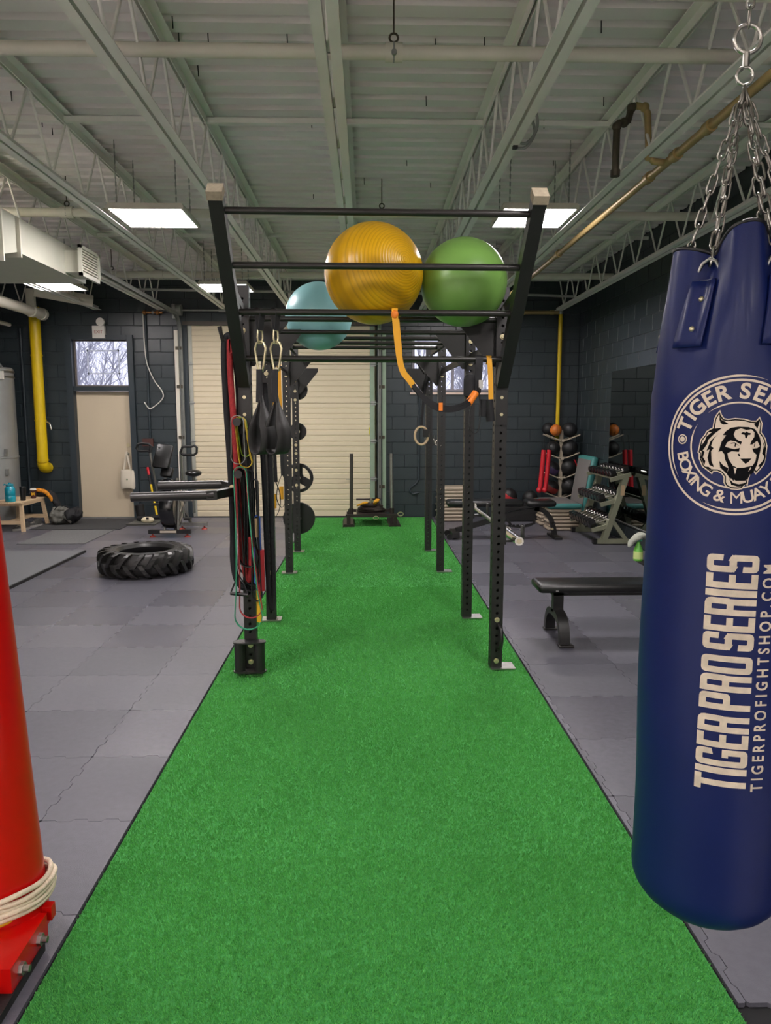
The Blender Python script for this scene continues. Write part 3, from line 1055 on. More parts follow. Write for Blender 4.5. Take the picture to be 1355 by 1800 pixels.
# ---- wall services
cd = tag(MB().tube([(-5.42, YB - .02, 3.0), (-5.42, YB - .02, 0.1)], 0.022, 8).build('conduit', M['frame_dark'], None, 50), 'dark conduit running down the back wall beside the grey tank', 'conduit')
cd = tag(MB().tube([(-3.47, YB - .02, 3.25), (-3.47, YB - .02, 1.30)], 0.016, 8).build('conduit', M['frame_dark'], None, 50), 'dark conduit running down to the maroon switch box', 'conduit')
cd = tag(MB().tube([(.84, YB - .02, 2.6), (.84, YB - .02, .62), (.80, YB - .02, .55), (.70, YB - .02, .48), (.69, YB - .02, .42), (.74, YB - .02, .37), (.84, YB - .02, .40)], 0.016, 8).build('hanging_cable', M['frame_dark'], None, 50), 'dark painted cable ending in a hook on the wall right of the overhead door', 'cable')
sb = thing('switch_box', 'maroon electrical switch box on the wall right of the cream door', 'electrical box', (-3.5, YB - .04, 1.22))
MB().box((0, 0, 0), (.17, .06, .12)).build('box_body', mat('maroon', '#4a2a26', 0.5), sb)
MB().cyl((.02, -.03, -.03), (.02, -.045, -.03), 0.012, n=8).build('push_button', M['white'], sb)
wc = tag(MB().tube(smooth_path([(-3.50, YB - .04, 3.26), (-3.49, YB - .05, 2.75), (-3.46, YB - .05, 2.45), (-3.36, YB - .05, 2.2), (-3.24, YB - .05, 2.02), (-3.25, YB - .05, 1.9), (-3.42, YB - .05, 1.76), (-3.48, YB - .05, 1.78), (-3.53, YB - .05, 1.86)], 6), 0.009, 6).build('white_cord', M['white'], None, 60), 'loose white cord hanging down the wall right of the cream door', 'cord')
va = thing('brass_valve', 'small brass valve on the conduit above the cream door', 'valve', (-3.47, YB - .06, 3.24))
MB().cyl((0, 0, 0), (.28, 0, 0), 0.018, n=10).sphere((.2, 0, 0), .035, 10, 8).sphere((0, 0, 0), .035, 10, 8).build('valve_body', mat('brass', '#b07a4a', 0.35, 0.8), va, 50)
MB().cyl((.12, 0, 0), (.15, 0, 0), 0.03, n=10).build('collar', M['zinc'], va)
el = thing('exit_light', 'white exit light with a round lamp above the cream door', 'exit light', (-4.19, YB - .04, 2.94))
MB().box((0, 0, .0), (.19, .07, .19)).build('housing', M['white'], el)
b = MB().cyl((.05, .0, .15), (.05, -.08, .15), 0.055, .065, n=16)
b.build('lamp_head', M['white'], el, 50)
MB().box((.05, .03, .13), (.03, .03, .1)).build('lamp_arm', M['white'], el)
def flat_text(body, size, loc, m, parent, name='lettering', rot=(PI / 2, 0, 0), bold=0.0, align='CENTER', space=1.0, xs=1.0):
    cu = bpy.data.curves.new(name, 'FONT')
    cu.body = body
    cu.size = size
    cu.align_x = align
    cu.align_y = 'CENTER'
    cu.offset = bold
    cu.space_character = space
    ob = bpy.data.objects.new(name, cu)
    COL.objects.link(ob)
    dg = bpy.context.evaluated_depsgraph_get()
    me = bpy.data.meshes.new_from_object(ob.evaluated_get(dg))
    bpy.data.objects.remove(ob)
    bpy.data.curves.remove(cu)
    me.name = name
    me.materials.clear()
    if parent is None:
        return me
    o = link(name, me, m, parent, loc, rot)
    o.scale = (xs, 1, 1)
    return o
flat_text('EXIT', .065, (0, -.037, 0), mat('exit_red', '#a3322e', 0.5), el, 'exit_lettering')

# ---- mirror on the right wall
mr = thing('wall_mirror', 'large unframed mirror on the right block wall behind the dumbbell rack', 'mirror', (XR - .006, 8.2, .25))
MB().box((0, 0, 1.0), (.006, 4.25, 2.0)).build('mirror_glass', M['mirror'], mr)
MB().box((.0, 0, -.008), (.018, 4.25, .016)).build('mirror_channel', M['galv'], mr)

cc = thing('cable_coil', 'loose grey cable coil hanging from the joist over the green ball', 'cable', (.98, 4.75, 3.42))
MB().tube(smooth_path([(-.08, 0, -.04), (-.02, 0, .10), (.05, .0, .06), (.06, 0, -.04), (.0, 0, -.12), (-.07, 0, -.10), (-.06, .01, -.02), (.02, .01, .02), (.05, .01, -.06), (.0, .01, -.14), (-.06, .01, -.15)], 6), .009, 8).build('cable_loop', M['galv'], cc, 60)
MB().box((-.07, 0, -.13), (.03, .03, .05)).build('cable_plug', M['black'], cc)

# ================================================================== PULL-UP RIG
RX, RY, RROT = 0.043, 4.667, 0.0227
rig = thing('pull_up_rig', 'black steel pull-up rig with perforated uprights straddling the green turf', 'rig', (RX, RY, 0), RROT)
UX = 0.795
UY = (0.0, 1.22, 3.02, 4.24)
UH, UW = 2.42, 0.076
def rw(p):
    """rig-local point to world"""
    c, s = math.cos(RROT), math.sin(RROT)
    return Vector((RX + c * p[0] - s * p[1], RY + s * p[0] + c * p[1], p[2]))
def upright_mesh():
    b = MB()
    h, sp, r, th = UW / 2, 0.0505, 0.0098, 0.005
    n = int((UH - .06) / sp)
    base = 0.05
    for face in range(4):
        R = Matrix.Rotation(face * PI / 2, 3, 'Z')
        def P(u, w, d=0.0):
            return R @ Vector((u, -h + d, w))
        b.add([P(-h, 0.012), P(h, 0.012), P(h, base), P(-h, base)], [(0, 1, 2, 3)])
        zt = base + n * sp
        b.add([P(-h, zt), P(h, zt), P(h, UH), P(-h, UH)], [(0, 1, 2, 3)])
        for k in range(n):
            z0 = base + k * sp
            zc = z0 + sp / 2
            vs = [P(-h, z0), P(h, z0), P(h, z0 + sp), P(-h, z0 + sp)]
            ring = [(r * math.cos(math.radians(22.5 + 45 * i)), r * math.sin(math.radians(22.5 + 45 * i))) for i in range(8)]
            vs += [P(x, zc + z) for x, z in ring]
            vs += [P(x, zc + z, th) for x, z in ring]
            fs = [(1, 2, 4, 11), (2, 3, 6, 5), (3, 0, 8, 7), (0, 1, 10, 9), (2, 5, 4), (3, 7, 6), (0, 9, 8), (1, 11, 10)]
            fs += [(4 + i, 4 + (i + 1) % 8, 12 + (i + 1) % 8, 12 + i) for i in range(8)]
            b.add(vs, fs)
    b.box((0, 0, UH + .004), (UW, UW, 0.008))
    return b.mesh('upright')
um = upright_mesh()
um.materials.append(M['rig'])
platem = MB().box((0, 0, 0.010), (0.16, 0.125, 0.008)).mesh('base_plate')
platem.materials.append(M['zinc'])
boltm = MB().cyl((0, 0, 0), (0, -.006, 0), 0.017, n=14).cyl((0, -.006, 0), (0, -.016, 0), 0.011, n=6).mesh('bolt', 40)
boltm.materials.append(M['brass_bolt'])
UPS = {}
for s in (-1, 1):
    for i, y in enumerate(UY):
        u = link('upright', um, None, rig, (s * UX, y, 0))
        UPS[(s, i)] = u
        link('base_plate', platem, None, u, (s * 0.045 if s > 0 else 0.0, 0.0, 0))
def bolts(s, i, zs, dx=0.0):
    for z in zs:
        link('bolt', boltm, None, UPS[(s, i)], (dx, -UW / 2, z))
bolts(-1, 0, (1.76, 1.655, 2.28, 2.16))
bolts(1, 0, (1.76, 1.655, 2.28, 2.13, .06, .335))
bolts(-1, 1, (.12, .40, 2.1, 1.97))
bolts(1, 1, (2.22, 2.12, 2.05))
bolts(-1, 2, (2.2, 2.05))
bolts(1, 2, (2.2, 2.05))
bolts(-1, 3, (2.2, 2.05, 1.93, 1.83, 1.3, 1.2, 1.0, .82))
bolts(1, 3, (2.2, 2.1))
# cross bars
def xbar(y, z, r=0.017, m='rig_bar', name='cross_bar', half=UX - .03, parent=rig):
    return MB().cyl((-half, y, z), (half, y, z), r, n=14).build(name, M[m], parent, 50)
xbar(0.0, 2.235)
xbar(1.22, 2.29)
for y in (1.69, 2.08, 2.53):
    xbar(y, 2.29, name='monkey_bar', half=.70)
xbar(3.02, 2.235)
b = MB().tube([(-UX + .05, 4.24, 2.14), (-UX + .14, 4.24, 2.27), (-UX + .20, 4.24, 2.285), (UX - .20, 4.24, 2.285), (UX - .14, 4.24, 2.27), (UX - .05, 4.24, 2.14)], 0.017, 12)
b.build('cross_bar', M['rig_bar'], rig, 50)
# rails that carry the monkey bars
for s in (-1, 1):
    MB().beam((s * .70, 1.22, 2.29), (s * .70, 3.02, 2.29), 0.03, 0.05).build('bar_rail', M['rig'], rig)
# gusset plates
for s in (-1, 1):
    for y, z in ((0.0, 2.25), (1.22, 2.31), (3.02, 2.25), (4.24, 2.20)):
        tri = [(s * (UX - .03), z), (s * (UX - .27), z), (s * (UX - .27), z - .04), (s * (UX - .06), z - .30), (s * (UX - .03), z - .30)]
        b = MB()
        vs = [(x, y + d, zz) for d in (-.004, .004) for x, zz in tri]
        n = len(tri)
        b.add(vs, [tuple(range(n)), tuple(range(2 * n - 1, n - 1, -1))] + [(i, (i + 1) % n, (i + 1) % n + n, i + n) for i in range(n)])
        b.build('gusset_plate', M['rig'], rig)
# side rails
for s in (-1, 1):
    for a, c in zip(UY[:-1], UY[1:]):
        b = MB()
        if s < 0:
            b.cyl((s * UX, a + .03, 2.09), (s * UX, c - .03, 2.09), 0.017, n=12)
        else:
            b.beam((s * UX, a + .03, 2.10), (s * UX, c - .03, 2.10), 0.02, 0.05)
        b.build('side_rail', M['rig_bar'] if s > 0 else mat('rail_gloss', '#25242a', 0.2), rig, 50)
        for yy in (a, c):
            MB().box((s * UX, yy + (.05 if yy == a else -.05), 2.09), (0.06, 0.012, 0.085)).build('rail_flange', M['rig'], rig)
# forward-leaning flare arms with flying pull-up bars
A0, A1 = Vector((0, 3.80 - RY, 2.715)), Vector((0, 4.605 - RY, 1.865))
for s in (-1, 1):
    b = MB().beam((s * UX, A0.y, A0.z), (s * UX, A1.y + .02, A1.z - .02), 0.07, 0.075, up=(0, 1, 1))
    arm = b.build('flare_arm', M['rig'], rig)
    d = (A0 - A1).normalized()
    MB().beam((s * UX, A0.y - d.y * .01, A0.z - d.z * .01), (s * UX, A0.y + d.y * .035, A0.z + d.z * .035), 0.078, 0.083, up=(0, 1, 1)).build('end_cap', mat('cap_tape', '#8f8470', 0.8, var=0.25, vscale=40), arm)
    MB().box((s * UX, -UW / 2 - .006, 1.71), (0.076, 0.012, 0.24)).build('arm_bracket', M['rig'], arm)
    MB().beam((s * UX, A0.y * .42, 2.33), (s * UX, -UW / 2, 2.28), 0.03, 0.045).build('arm_strut', M['rig'], arm)
BARS = []
for t in (.07, .33, .58, .86):
    p = A0.lerp(A1, t)
    BARS.append(p)
    xbar(p.y, p.z, 0.0175, name='flying_bar', half=UX - .02)
# small fittings
MB().tube([(UX + .012, -UW / 2, .30), (UX + .018, -UW / 2 - .05, .285), (UX + .02, -UW / 2 - .065, .22), (UX + .018, -UW / 2 - .05, .16), (UX + .012, -UW / 2, .145)], 0.012, 10).build('rope_handle', M['rig'], rig, 60)
for z in (1.61, 1.30):
    MB().cyl((-UX - .025, -UW / 2 + .01, z), (-UX - .025, -UW / 2 - .17, z), 0.021, n=16).cyl((-UX - .025, -UW / 2 - .17, z), (-UX - .025, -UW / 2 - .18, z), 0.025, n=16).build('storage_peg', M['rig'], rig, 40)
MB().tube([(-UX - .02, 0, 2.10), (-UX - .12, -.06, 2.10), (-UX - .135, -.07, 2.18)], 0.014, 10).build('rope_hook', M['rig'], rig, 60)
# two-tube bar holder at the foot of the left front upright
hd = MB()
for s in (-1, 1):
    hd.lathe([(0.034, 0), (0.034, .20), (.029, .20), (.029, 0), (.034, 0)], 18, Matrix.Translation((-UX + s * .062, -UW / 2 - .048, .03)))
hd.build('holder_tube', M['rig'], rig, 40)
for z in (.035, .225):
    out = []
    for s in (1, -1):
        cx = -UX + s * .062
        for a in range(-90, 91, 20):
            out.append((cx + s * .042 * math.cos(math.radians(a * s)), -UW / 2 - .048 + .042 * math.sin(math.radians(a * s)) * 1))
    ring = sorted(out, key=lambda p: math.atan2(p[1] + UW / 2 + .048, p[0] + UX))
    MB().prism(ring, z - .004, z + .004).build('holder_plate', M['rig'], rig)
link('bolt', boltm, None, UPS[(-1, 0)], (0, -UW / 2, .08))
link('bolt', boltm, None, UPS[(-1, 0)], (0, -UW / 2, .19))
# j-cups
def jcup(s, i, z):
    u = UPS[(s, i)]
    b = MB()
    b.box((s * .042, 0, z - .01), (.012, .085, .13))
    b.box((s * .10, 0, z - .055), (.13, .06, .014))
    b.box((s * .162, 0, z - .01), (.012, .06, .10))
    o = b.build('j_cup', M['rig'], u)
    return o
jcup(1, 0, .905)
jcup(1, 1, .905)
jcup(1, 3, 1.36)
MB().beam((UX + .042, 4.24, 1.33), (UX + .042, 5.0, 1.33), 0.04, 0.05).box((UX + .10, 5.0, 1.305), (.13, .05, .014)).box((UX + .162, 5.0, 1.35), (.012, .05, .09)).build('bar_cradle', M['rig'], rig)
# plate pegs behind the last left upright
PZ = ((1.955, .125, .045), (1.455, .105, .04), (.895, .18, .05), (.40, .195, .055))
for z, r, t in PZ:
    MB().cyl((-UX, 4.24 + UW / 2, z), (-UX, 4.24 + .24, z), 0.024, n=14).build('plate_peg', M['steel'], rig, 40)

# weight plates
PLAB = ['small black weight plate, topmost of the four stored on the rear left upright', 'smallest black weight plate, second from top on the rear left upright',
        'black weight plate with open grip slots, stored above the lowest plate', 'largest black weight plate, lowest on the rear left upright']
for (z, r, t), lab in zip(PZ, PLAB):
    w = rw((-UX + .015, 4.36, z))
    o = thing('weight_plate', lab, 'weight plate', w, RROT, 'weight plates on the rear left upright')
    R = Matrix.Rotation(PI / 2, 4, 'X')
    b = MB()
    if z != .895:
        b.lathe([(.026, -t / 2), (.05, -t / 2), (.052, -t * .2), (r * .78, -t * .2), (r * .82, -t / 2), (r - .006, -t / 2), (r, -t / 3), (r, t / 3), (r - .006, t / 2), (.026, t / 2), (.026, -t / 2)], 32, R)
        b.build('plate_disc', M['black_vinyl'], o, 40)
    else:
        b.lathe([(r * .78, -t / 2), (r - .006, -t / 2), (r, -t / 3), (r, t / 3), (r - .006, t / 2), (r * .78, t / 2), (r * .78, -t / 2)], 36, R)
        b.build('plate_rim', M['black_vinyl'], o, 40)
        b = MB().lathe([(.026, -t / 2), (.065, -t / 2), (.065, t / 2), (.026, t / 2), (.026, -t / 2)], 24, R)
        b.build('plate_hub', M['black_vinyl'], o, 40)
        for a in (90, 210, 330):
            t0 = math.radians(a)
            d = Vector((math.cos(t0), 0, math.sin(t0)))
            MB().beam(d * .05, d * (r * .8), 0.10, t * .7, up=(0, 1, 0)).build('plate_spoke', M['black_vinyl'], o)

# barbells
def barbell(label, y0, L, x, z, mtl='chrome'):
    t = thing('barbell', label, 'barbell', (x, y0, z), RROT)
    k = .40
    MB().cyl((0, k, 0), (0, L - k, 0), 0.014, n=14).build('shaft', M['steel'], t, 40)
    for a, c in ((0, k), (L, L - k)):
        s = 1 if c > a else -1
        sl = MB().cyl((0, a, 0), (0, c, 0), 0.028, n=20).cyl((0, c - s * .012, 0), (0, c + s * .02, 0), 0.037, n=20).build('sleeve', M['chrome'], t, 40)
        MB().cyl((0, a, 0), (0, a - s * .003, 0), 0.017, n=16).build('end_disc', mat('disc', '#b9ad92', 0.5), sl, 40)
    return t
w = rw((UX + .105, -.16, .885))
barbell('chrome barbell racked outside the right front uprights', w.y, 2.2, w.x, .885 - .014 + .0)
w = rw((UX + .10, 3.78, 1.34))
barbell('far chrome barbell racked on the rearmost right upright', w.y, 1.5, w.x, 1.34 - .014)

# gymnastics ring
rg = thing('gymnastics_ring', 'wooden gymnastics ring hung at the rearmost right upright', 'gym ring', rw((UX - .10, 4.12, 1.41)))
MB().torus((0, 0, 0), .105, .014, 'Y', 28, 10, (.75, 1.0)).build('wood_ring', M['wood'], rg, 60)
MB().tube([(0, 0, .105), (.03, .02, .5), (.07, .06, .69)], 0, flat=(.03, .003, (1, 0, 0))).build('ring_strap', M['black_soft'], rg)
MB().box((.05, -.03, .03), (.07, .05, .09)).build('ring_buckle', M['black'], rg)

# ================================================================== GEAR ON THE LEFT FRONT UPRIGHT
def band(name, label, x, y, zt, zb, wt, wb, m, width=.022, th=.004, group='resistance bands on the left front upright', tilt=0.0, xb=0.0):
    pts = []
    for a in range(0, 181, 20):
        t = math.radians(a)
        pts.append((wt / 2 * math.cos(t), 0, wt / 2 * math.sin(t)))
    L = zb - zt
    for q in (.25, .5, .75):
        pts.append((-(wt + (wb - wt) * q * q) / 2 + xb * q, tilt * q, L * q))
    for a in range(180, 361, 20):
        t = math.radians(a)
        pts.append((wb / 2 * math.cos(t) + xb, tilt, L + wb / 2 + wb / 2 * math.sin(t)))
    for q in (.75, .5, .25):
        pts.append(((wt + (wb - wt) * q * q) / 2 + xb * q, tilt * q, L * q))
    o = MB().tube(pts, 0, closed=True, flat=(width, th, (0, 1, 0))).build(name, m, None, 60, (x, y, zt))
    return tag(o, label, 'resistance band', group)
px = rw((-UX - .025, 0, 0)).x
PYF = 4.61
band('resistance_band', 'long green loop band hanging from the lower peg of the left front upright', px + .012, PYF - .145, 1.305, .335, .078, .17, M['green_band'], .02, xb=.03)
band('resistance_band', 'thin red tube band hanging inside the green loop band', px + .008, PYF - .115, 1.302, .40, .066, .14, M['red_band'], .012, .006, xb=.045)
band('resistance_band', 'short grey loop band on the upper peg of the left front upright', px + .004, PYF - .15, 1.612, 1.36, .075, .085, mat('grey_band', '#7f7f7a', 0.5), .016)
band('resistance_band', 'yellow loop band bunched on the upper peg of the left front upright', px + .012, PYF - .10, 1.610, 1.335, .062, .075, mat('yel_band', '#c7a419', 0.5), .04, xb=.03)
band('resistance_band', 'lime green loop band behind the yellow one on the upper peg', px + .015, PYF - .06, 1.608, 1.40, .056, .05, mat('lime_band', '#8fb52a', 0.5), .025, xb=.02)
for k, (dx, dy, zb, wb, w) in enumerate(((.01, .09, .72, .12, .04), (.03, .06, .60, .10, .05), (.0, .04, .66, .13, .03))):
    band('resistance_band', ['wide black loop band bunched on the lower peg, nearest the tip', 'black loop band bunched in the middle of the lower peg', 'black loop band on the lower peg closest to the upright'][k], px + .012, PYF - dy, 1.306, zb, .058 + .006 * k, wb, mat('black_band', '#141416', 0.4), w, .006, xb=dx + .02)
for k, (dx, dy, zt, zb, wt, wb, w) in enumerate(((.05, .035, 1.29, .56, .05, .09, .05), (.085, .05, 1.24, .50, .04, .06, .045), (.065, .02, 1.55, .70, .05, .07, .05))):
    band('resistance_band', ['matt black loop band hanging against the front face of the upright', 'matt black loop band hanging past the right edge of the upright', 'matt black loop band hanging from the upper peg behind the others'][k], px + dx, PYF - dy - .02, zt, zb, wt, wb, M['black_soft'], w, .006)
band('resistance_band', 'narrow blue loop band hanging beside the left front upright', px + .095, PYF - .06, 1.02, .60, .03, .045, mat('blue_band', '#1f4fa8', 0.45), .03, .006)
# ropes
hx, hy, hz = rw((-UX - .085, -.045, 2.10))
def rope(name, label, pts, r, m, cat='rope', twist=3):
    o = MB().tube(smooth_path(pts, 6), r, 10).build(name, m, None, 60)
    return tag(o, label, cat)
hook = (hx, hy, hz + .032)
rope('battle_rope', 'thick black battle rope looped over the hook left of the rig', [(hx + .035, hy, 1.3), (hx + .05, hy + .02, 1.75), (hx + .03, hy, 2.05), (hx + .0, hy, 2.13), (hx - .03, hy, 2.05), (hx - .025, hy, 1.7), (hx - .01, hy, 1.3), (hx - .005, hy, .95), (hx - .01, hy, .75), (hx + .01, hy, .62), (hx + .06, hy, .57), (hx + .10, hy + .01, .66), (hx + .11, hy + .02, .95), (hx + .115, hy + .025, 1.2)], 0.0205, M['rope_black'])
rope('battle_rope', 'thick red battle rope hanging next to the black one', [(hx + .02, hy - .045, 2.02), (hx + .015, hy - .045, 2.10), (hx + .012, hy - .045, 1.9), (hx + .025, hy - .045, 1.6), (hx + .035, hy - .045, 1.3), (hx + .045, hy - .045, 1.0), (hx + .06, hy - .045, .78), (hx + .085, hy - .045, .62), (hx + .11, hy - .05, .70), (hx + .115, hy - .05, .9)], 0.019, M['rope_red'])
bx = rw((-UX + .09, 0, 0)).x
rope('battle_rope', 'black rope hanging down the right side of the left front upright', [(bx - .0, 4.66, 1.6), (bx + .015, 4.65, 1.2), (bx + .02, 4.66, .8), (bx + .03, 4.65, .55), (bx + .045, 4.64, .42), (bx + .06, 4.65, .5), (bx + .055, 4.66, .9), (bx + .05, 4.67, 1.4), (bx + .03, 4.66, 1.85)], 0.016, M['rope_black'])
# jump ropes and handles in the bundle
for k, (lab, mcol, x, z0, z1) in enumerate((('pale wooden handle hanging in the bundle of bands', '#d8b58c', px + .085, 1.02, .90), ('red fabric strap hanging low in the bundle of bands', '#a3222c', px + .115, .82, .56), ('yellow handled strap lowest in the bundle of bands', '#d6a81c', px + .095, .56, .36))):
    t = thing('strap_handle', lab, 'strap', (x, PYF - .06, z1))
    MB().cyl((0, 0, 0), (0, 0, z0 - z1), 0.016 if k != 1 else .02, n=10).build('grip', mat('h%d' % k, mcol, 0.6), t, 40)
    MB().tube([(0, 0, z0 - z1), (-.01, .01, z0 - z1 + .15), (-.02, .02, 1.30 - z1)], 0.004, 6).build('cord', M['black_soft'], t, 60)
dbh = thing('stirrup_strap', 'black stirrup handle dangling at the bottom of the bands', 'handle', (px - .02, PYF - .12, .56))
MB().cyl((-.05, 0, 0), (.06, -.01, -.01), 0.012, n=10).build('grip', M['black'], dbh, 40)
MB().tube([(-.05, 0, 0), (-.02, .0, .07), (0, .0, .12), (.03, .0, .07), (.06, -.01, -.01)], 0.005, 6).build('stirrup', M['black_soft'], dbh, 60)
# dip attachment
dp = thing('dip_attachment', 'black dip bars sticking out left of the front upright', 'dip bars', (-.80, 4.63, 1.19))
MB().tube([(-.115, -.21, -.012), (-.60, -.23, -.022)], 0.028, 16).build('dip_bar', M['rig_bar'], dp, 50)
MB().tube([(-.125, .14, .018), (-.54, .15, .01)], 0.028, 16).build('dip_bar', M['rig_bar'], dp, 50)
MB().beam((.0, -.04, 0), (-.115, -.21, -.012), 0.05, 0.05).beam((-.10, -.20, -.012), (-.16, -.212, -.014), .055, .055).build('bracket_arm', M['rig'], dp)
MB().beam((.0, .04, 0.005), (-.125, .14, .018), 0.05, 0.05).build('bracket_arm', M['rig'], dp)
MB().box((-.01, 0, 0), (.012, .10, .16)).build('mount_plate', M['rig'], dp)
link('bolt', boltm, None, dp, (-.03, -.075, .02))

# carabiners with padded slings on the third flying bar
def sling(label, x, swing):
    p = rw((0, BARS[2].y, BARS[2].z))
    t = thing('padded_sling', label, 'sling strap', (x, p.y, p.z), swing, 'padded hanging slings')
    MB().tube([(.022 * math.cos(math.radians(a)), 0, .022 * math.sin(math.radians(a))) for a in range(-30, 211, 20)] + [(-.005, 0, -.10), (.005, 0, -.10)], 0, closed=True, flat=(.045, .003, (0, 1, 0))).build('bar_loop', M['black_soft'], t, 60)
    MB().tube([(0, -.018, -.10), (0, -.022, -.14), (0, -.012, -.172), (0, .012, -.172), (0, .022, -.14), (0, .018, -.10)], 0.0055, 8, closed=True).build('small_carabiner', M['brass_bolt'], t, 60)
    pear = [(.0, 0, -.158), (.026, 0, -.168), (.038, 0, -.20), (.030, 0, -.25), (.021, 0, -.295), (.013, 0, -.322), (-.013, 0, -.322), (-.021, 0, -.295), (-.030, 0, -.25), (-.038, 0, -.20), (-.026, 0, -.168)]
    MB().tube(pear, 0.0068, 8, closed=True).build('carabiner', M['brass_bolt'], t, 60)
    MB().tube([(0, -.012, -.315), (-.004, -.012, -.42), (-.01, -.01, -.50)], 0, flat=(.04, .006, (1, 0, 0))).build('webbing', M['black_soft'], t)
    loop = [(-.002, 0, -.46), (.020, 0, -.55), (.042, 0, -.64), (.050, 0, -.71), (.036, 0, -.775), (0, 0, -.795), (-.036, 0, -.775), (-.050, 0, -.71), (-.042, 0, -.64), (-.022, 0, -.55)]
    sp = smooth_path(loop + [loop[0]], 4)[:-1]
    b = MB()
    n = len(sp)
    vs, fs = [], []
    for i, q in enumerate(sp):
        k = max(.25, min(1, (-.47 - q.z) / .16))
        for d in (-.066 * k, .066 * k):
            vs.append((q.x, d, q.z))
    for i in range(n):
        j = (i + 1) % n
        fs.append((2 * i, 2 * i + 1, 2 * j + 1, 2 * j))
    b.add(vs, fs)
    o = b.build('padded_loop', mat('sling_pad', '#1d1b1a', 0.6, bump=.2, bscale=60), t, 60)
    md = o.modifiers.new('thick', 'SOLIDIFY')
    md.thickness = .006
    return t
sling('padded black sling on a carabiner, left one of the pair on the flying bar', -.600, -.55)
sling('padded black sling on a carabiner, right one of the pair on the flying bar', -.512, -.50)

# yellow and black suspension trainers
def strap(pts, w, t, m, parent, name, ref=(1, 0, 0), k=6):
    return MB().tube(smooth_path(pts, k), 0, flat=(w, t, ref)).build(name, m, parent, 60)
p3 = rw((.105, BARS[2].y, BARS[2].z))
st = thing('suspension_trainer', 'yellow and black suspension trainer sagging between two flying bars', 'suspension trainer', p3)
strap([(-.0, .024, -.02), (-.0, .012, .02), (-.0, -.012, .022), (0.0, -.024, -.01), (.008, -.022, -.10), (.016, -.02, -.17), (.024, -.02, -.23), (.035, -.02, -.29), (.052, -.02, -.335), (.085, -.02, -.375), (.115, -.02, -.42)], .034, .003, M['yellow_strap'], st, 'yellow_strap')
strap([(.012, .02, -.03), (.02, .01, -.12), (.03, .0, -.23)], .03, .003, M['yellow_strap'], st, 'yellow_strap')
MB().sphere((0, -.018, -.012), .024, 12, 8, (.9, .7, 1.1)).build('orange_loop', M['orange'], st, 60)
strap([(.105, -.02, -.41), (.16, -.01, -.465), (.215, .0, -.505), (.29, .02, -.53), (.37, .05, -.525), (.44, .1, -.49), (.475, .12, -.46)], .03, .004, M['black_soft'], st, 'black_strap', (0, 0, 1))
strap([(.105, -.025, -.40), (.17, -.015, -.485), (.23, .0, -.53), (.31, .02, -.545), (.39, .05, -.53), (.45, .1, -.50)], .022, .004, M['black_soft'], st, 'black_strap', (0, 0, 1))
MB().box((.265, .005, -.523), (.022, .02, .045)).build('stitch_patch', M['orange'], st)
MB().cyl((.44, .11, -.50), (.485, .14, -.44), 0.022, n=12).build('orange_sleeve', M['orange'], st, 40)
p4 = rw((.655, BARS[3].y, BARS[3].z))
hs = thing('suspension_trainer', 'bundle of black foam handles and yellow strap hung on the lowest flying bar', 'suspension trainer', p4)
strap([(-.03, .022, -.03), (-.03, 0, .022), (-.03, -.022, -.02), (-.035, -.02, -.12), (-.04, -.02, -.2)], .045, .004, M['black_soft'], hs, 'bar_wrap')
strap([(.03, .02, -.03), (.03, 0, .02), (.032, -.022, -.02), (.04, -.02, -.12), (.045, -.02, -.24)], .03, .003, M['yellow_strap'], hs, 'yellow_strap')
MB().cyl((-.085, -.01, -.12), (-.085, -.01, -.22), 0.036, n=16).sphere((-.085, -.01, -.12), .036, 12, 8).sphere((-.085, -.01, -.20), .036, 12, 8).build('foam_grip', M['black_soft'], hs, 50)
MB().tube(smooth_path([(-.03, -.03, -.17), (-.075, -.03, -.28), (-.085, -.03, -.38), (-.06, -.03, -.44), (-.03, -.03, -.42), (-.02, -.03, -.32), (-.03, -.03, -.17)], 5), 0, flat=(.028, .004, (0, 1, 0))).build('foot_loop', M['black_soft'], hs, 60)
MB().cyl((.03, -.02, -.24), (.045, -.02, -.37), 0.026, n=14).build('foam_grip', M['black_soft'], hs, 50)
MB().cyl((.0, -.02, -.24), (-.005, -.02, -.34), 0.024, n=14).build('foam_grip', M['black_soft'], hs, 50)
MB().box((-.02, -.03, -.15), (.025, .01, .05)).build('buckle', M['steel'], hs)
MB().cyl((-.09, -.03, -.25), (-.06, -.02, -.22), 0.02, n=10).build('orange_sleeve', M['orange'], hs, 40)
# straps on the left side rail
for k, (yy, lab) in enumerate(((1.62, 'yellow suspension strap hung on the left side rail behind the padded slings'), (2.3, 'black suspension strap with yellow grip hung on the left side rail'))):
    p = rw((-UX, yy, 2.09))
    t = thing('suspension_strap', lab, 'suspension trainer', p)
    strap([(0, 0, .02), (0, -.02, 0), (0, -.022, -.15), (.005, -.022, -.45)], .03, .003, M['yellow_strap'], t, 'upper_strap')
    strap([(.005, -.022, -.44), (.01, -.02, -.8), (.015, -.02, -1.0)], .035, .004, M['black_soft'], t, 'lower_strap')
    MB().tube(smooth_path([(.01, -.02, -.98), (-.03, -.02, -1.08), (-.045, -.02, -1.22), (0, -.02, -1.30), (.045, -.02, -1.22), (.05, -.02, -1.10), (.01, -.02, -.98)], 5), 0, flat=(.03, .004, (0, 1, 0))).build('foot_loop', M['black_soft'], t, 60)
    MB().cyl((.0, -.03, -1.10), (.0, -.03, -1.22), 0.02, n=12).build('yellow_grip', M['yellow_strap'], t, 50)

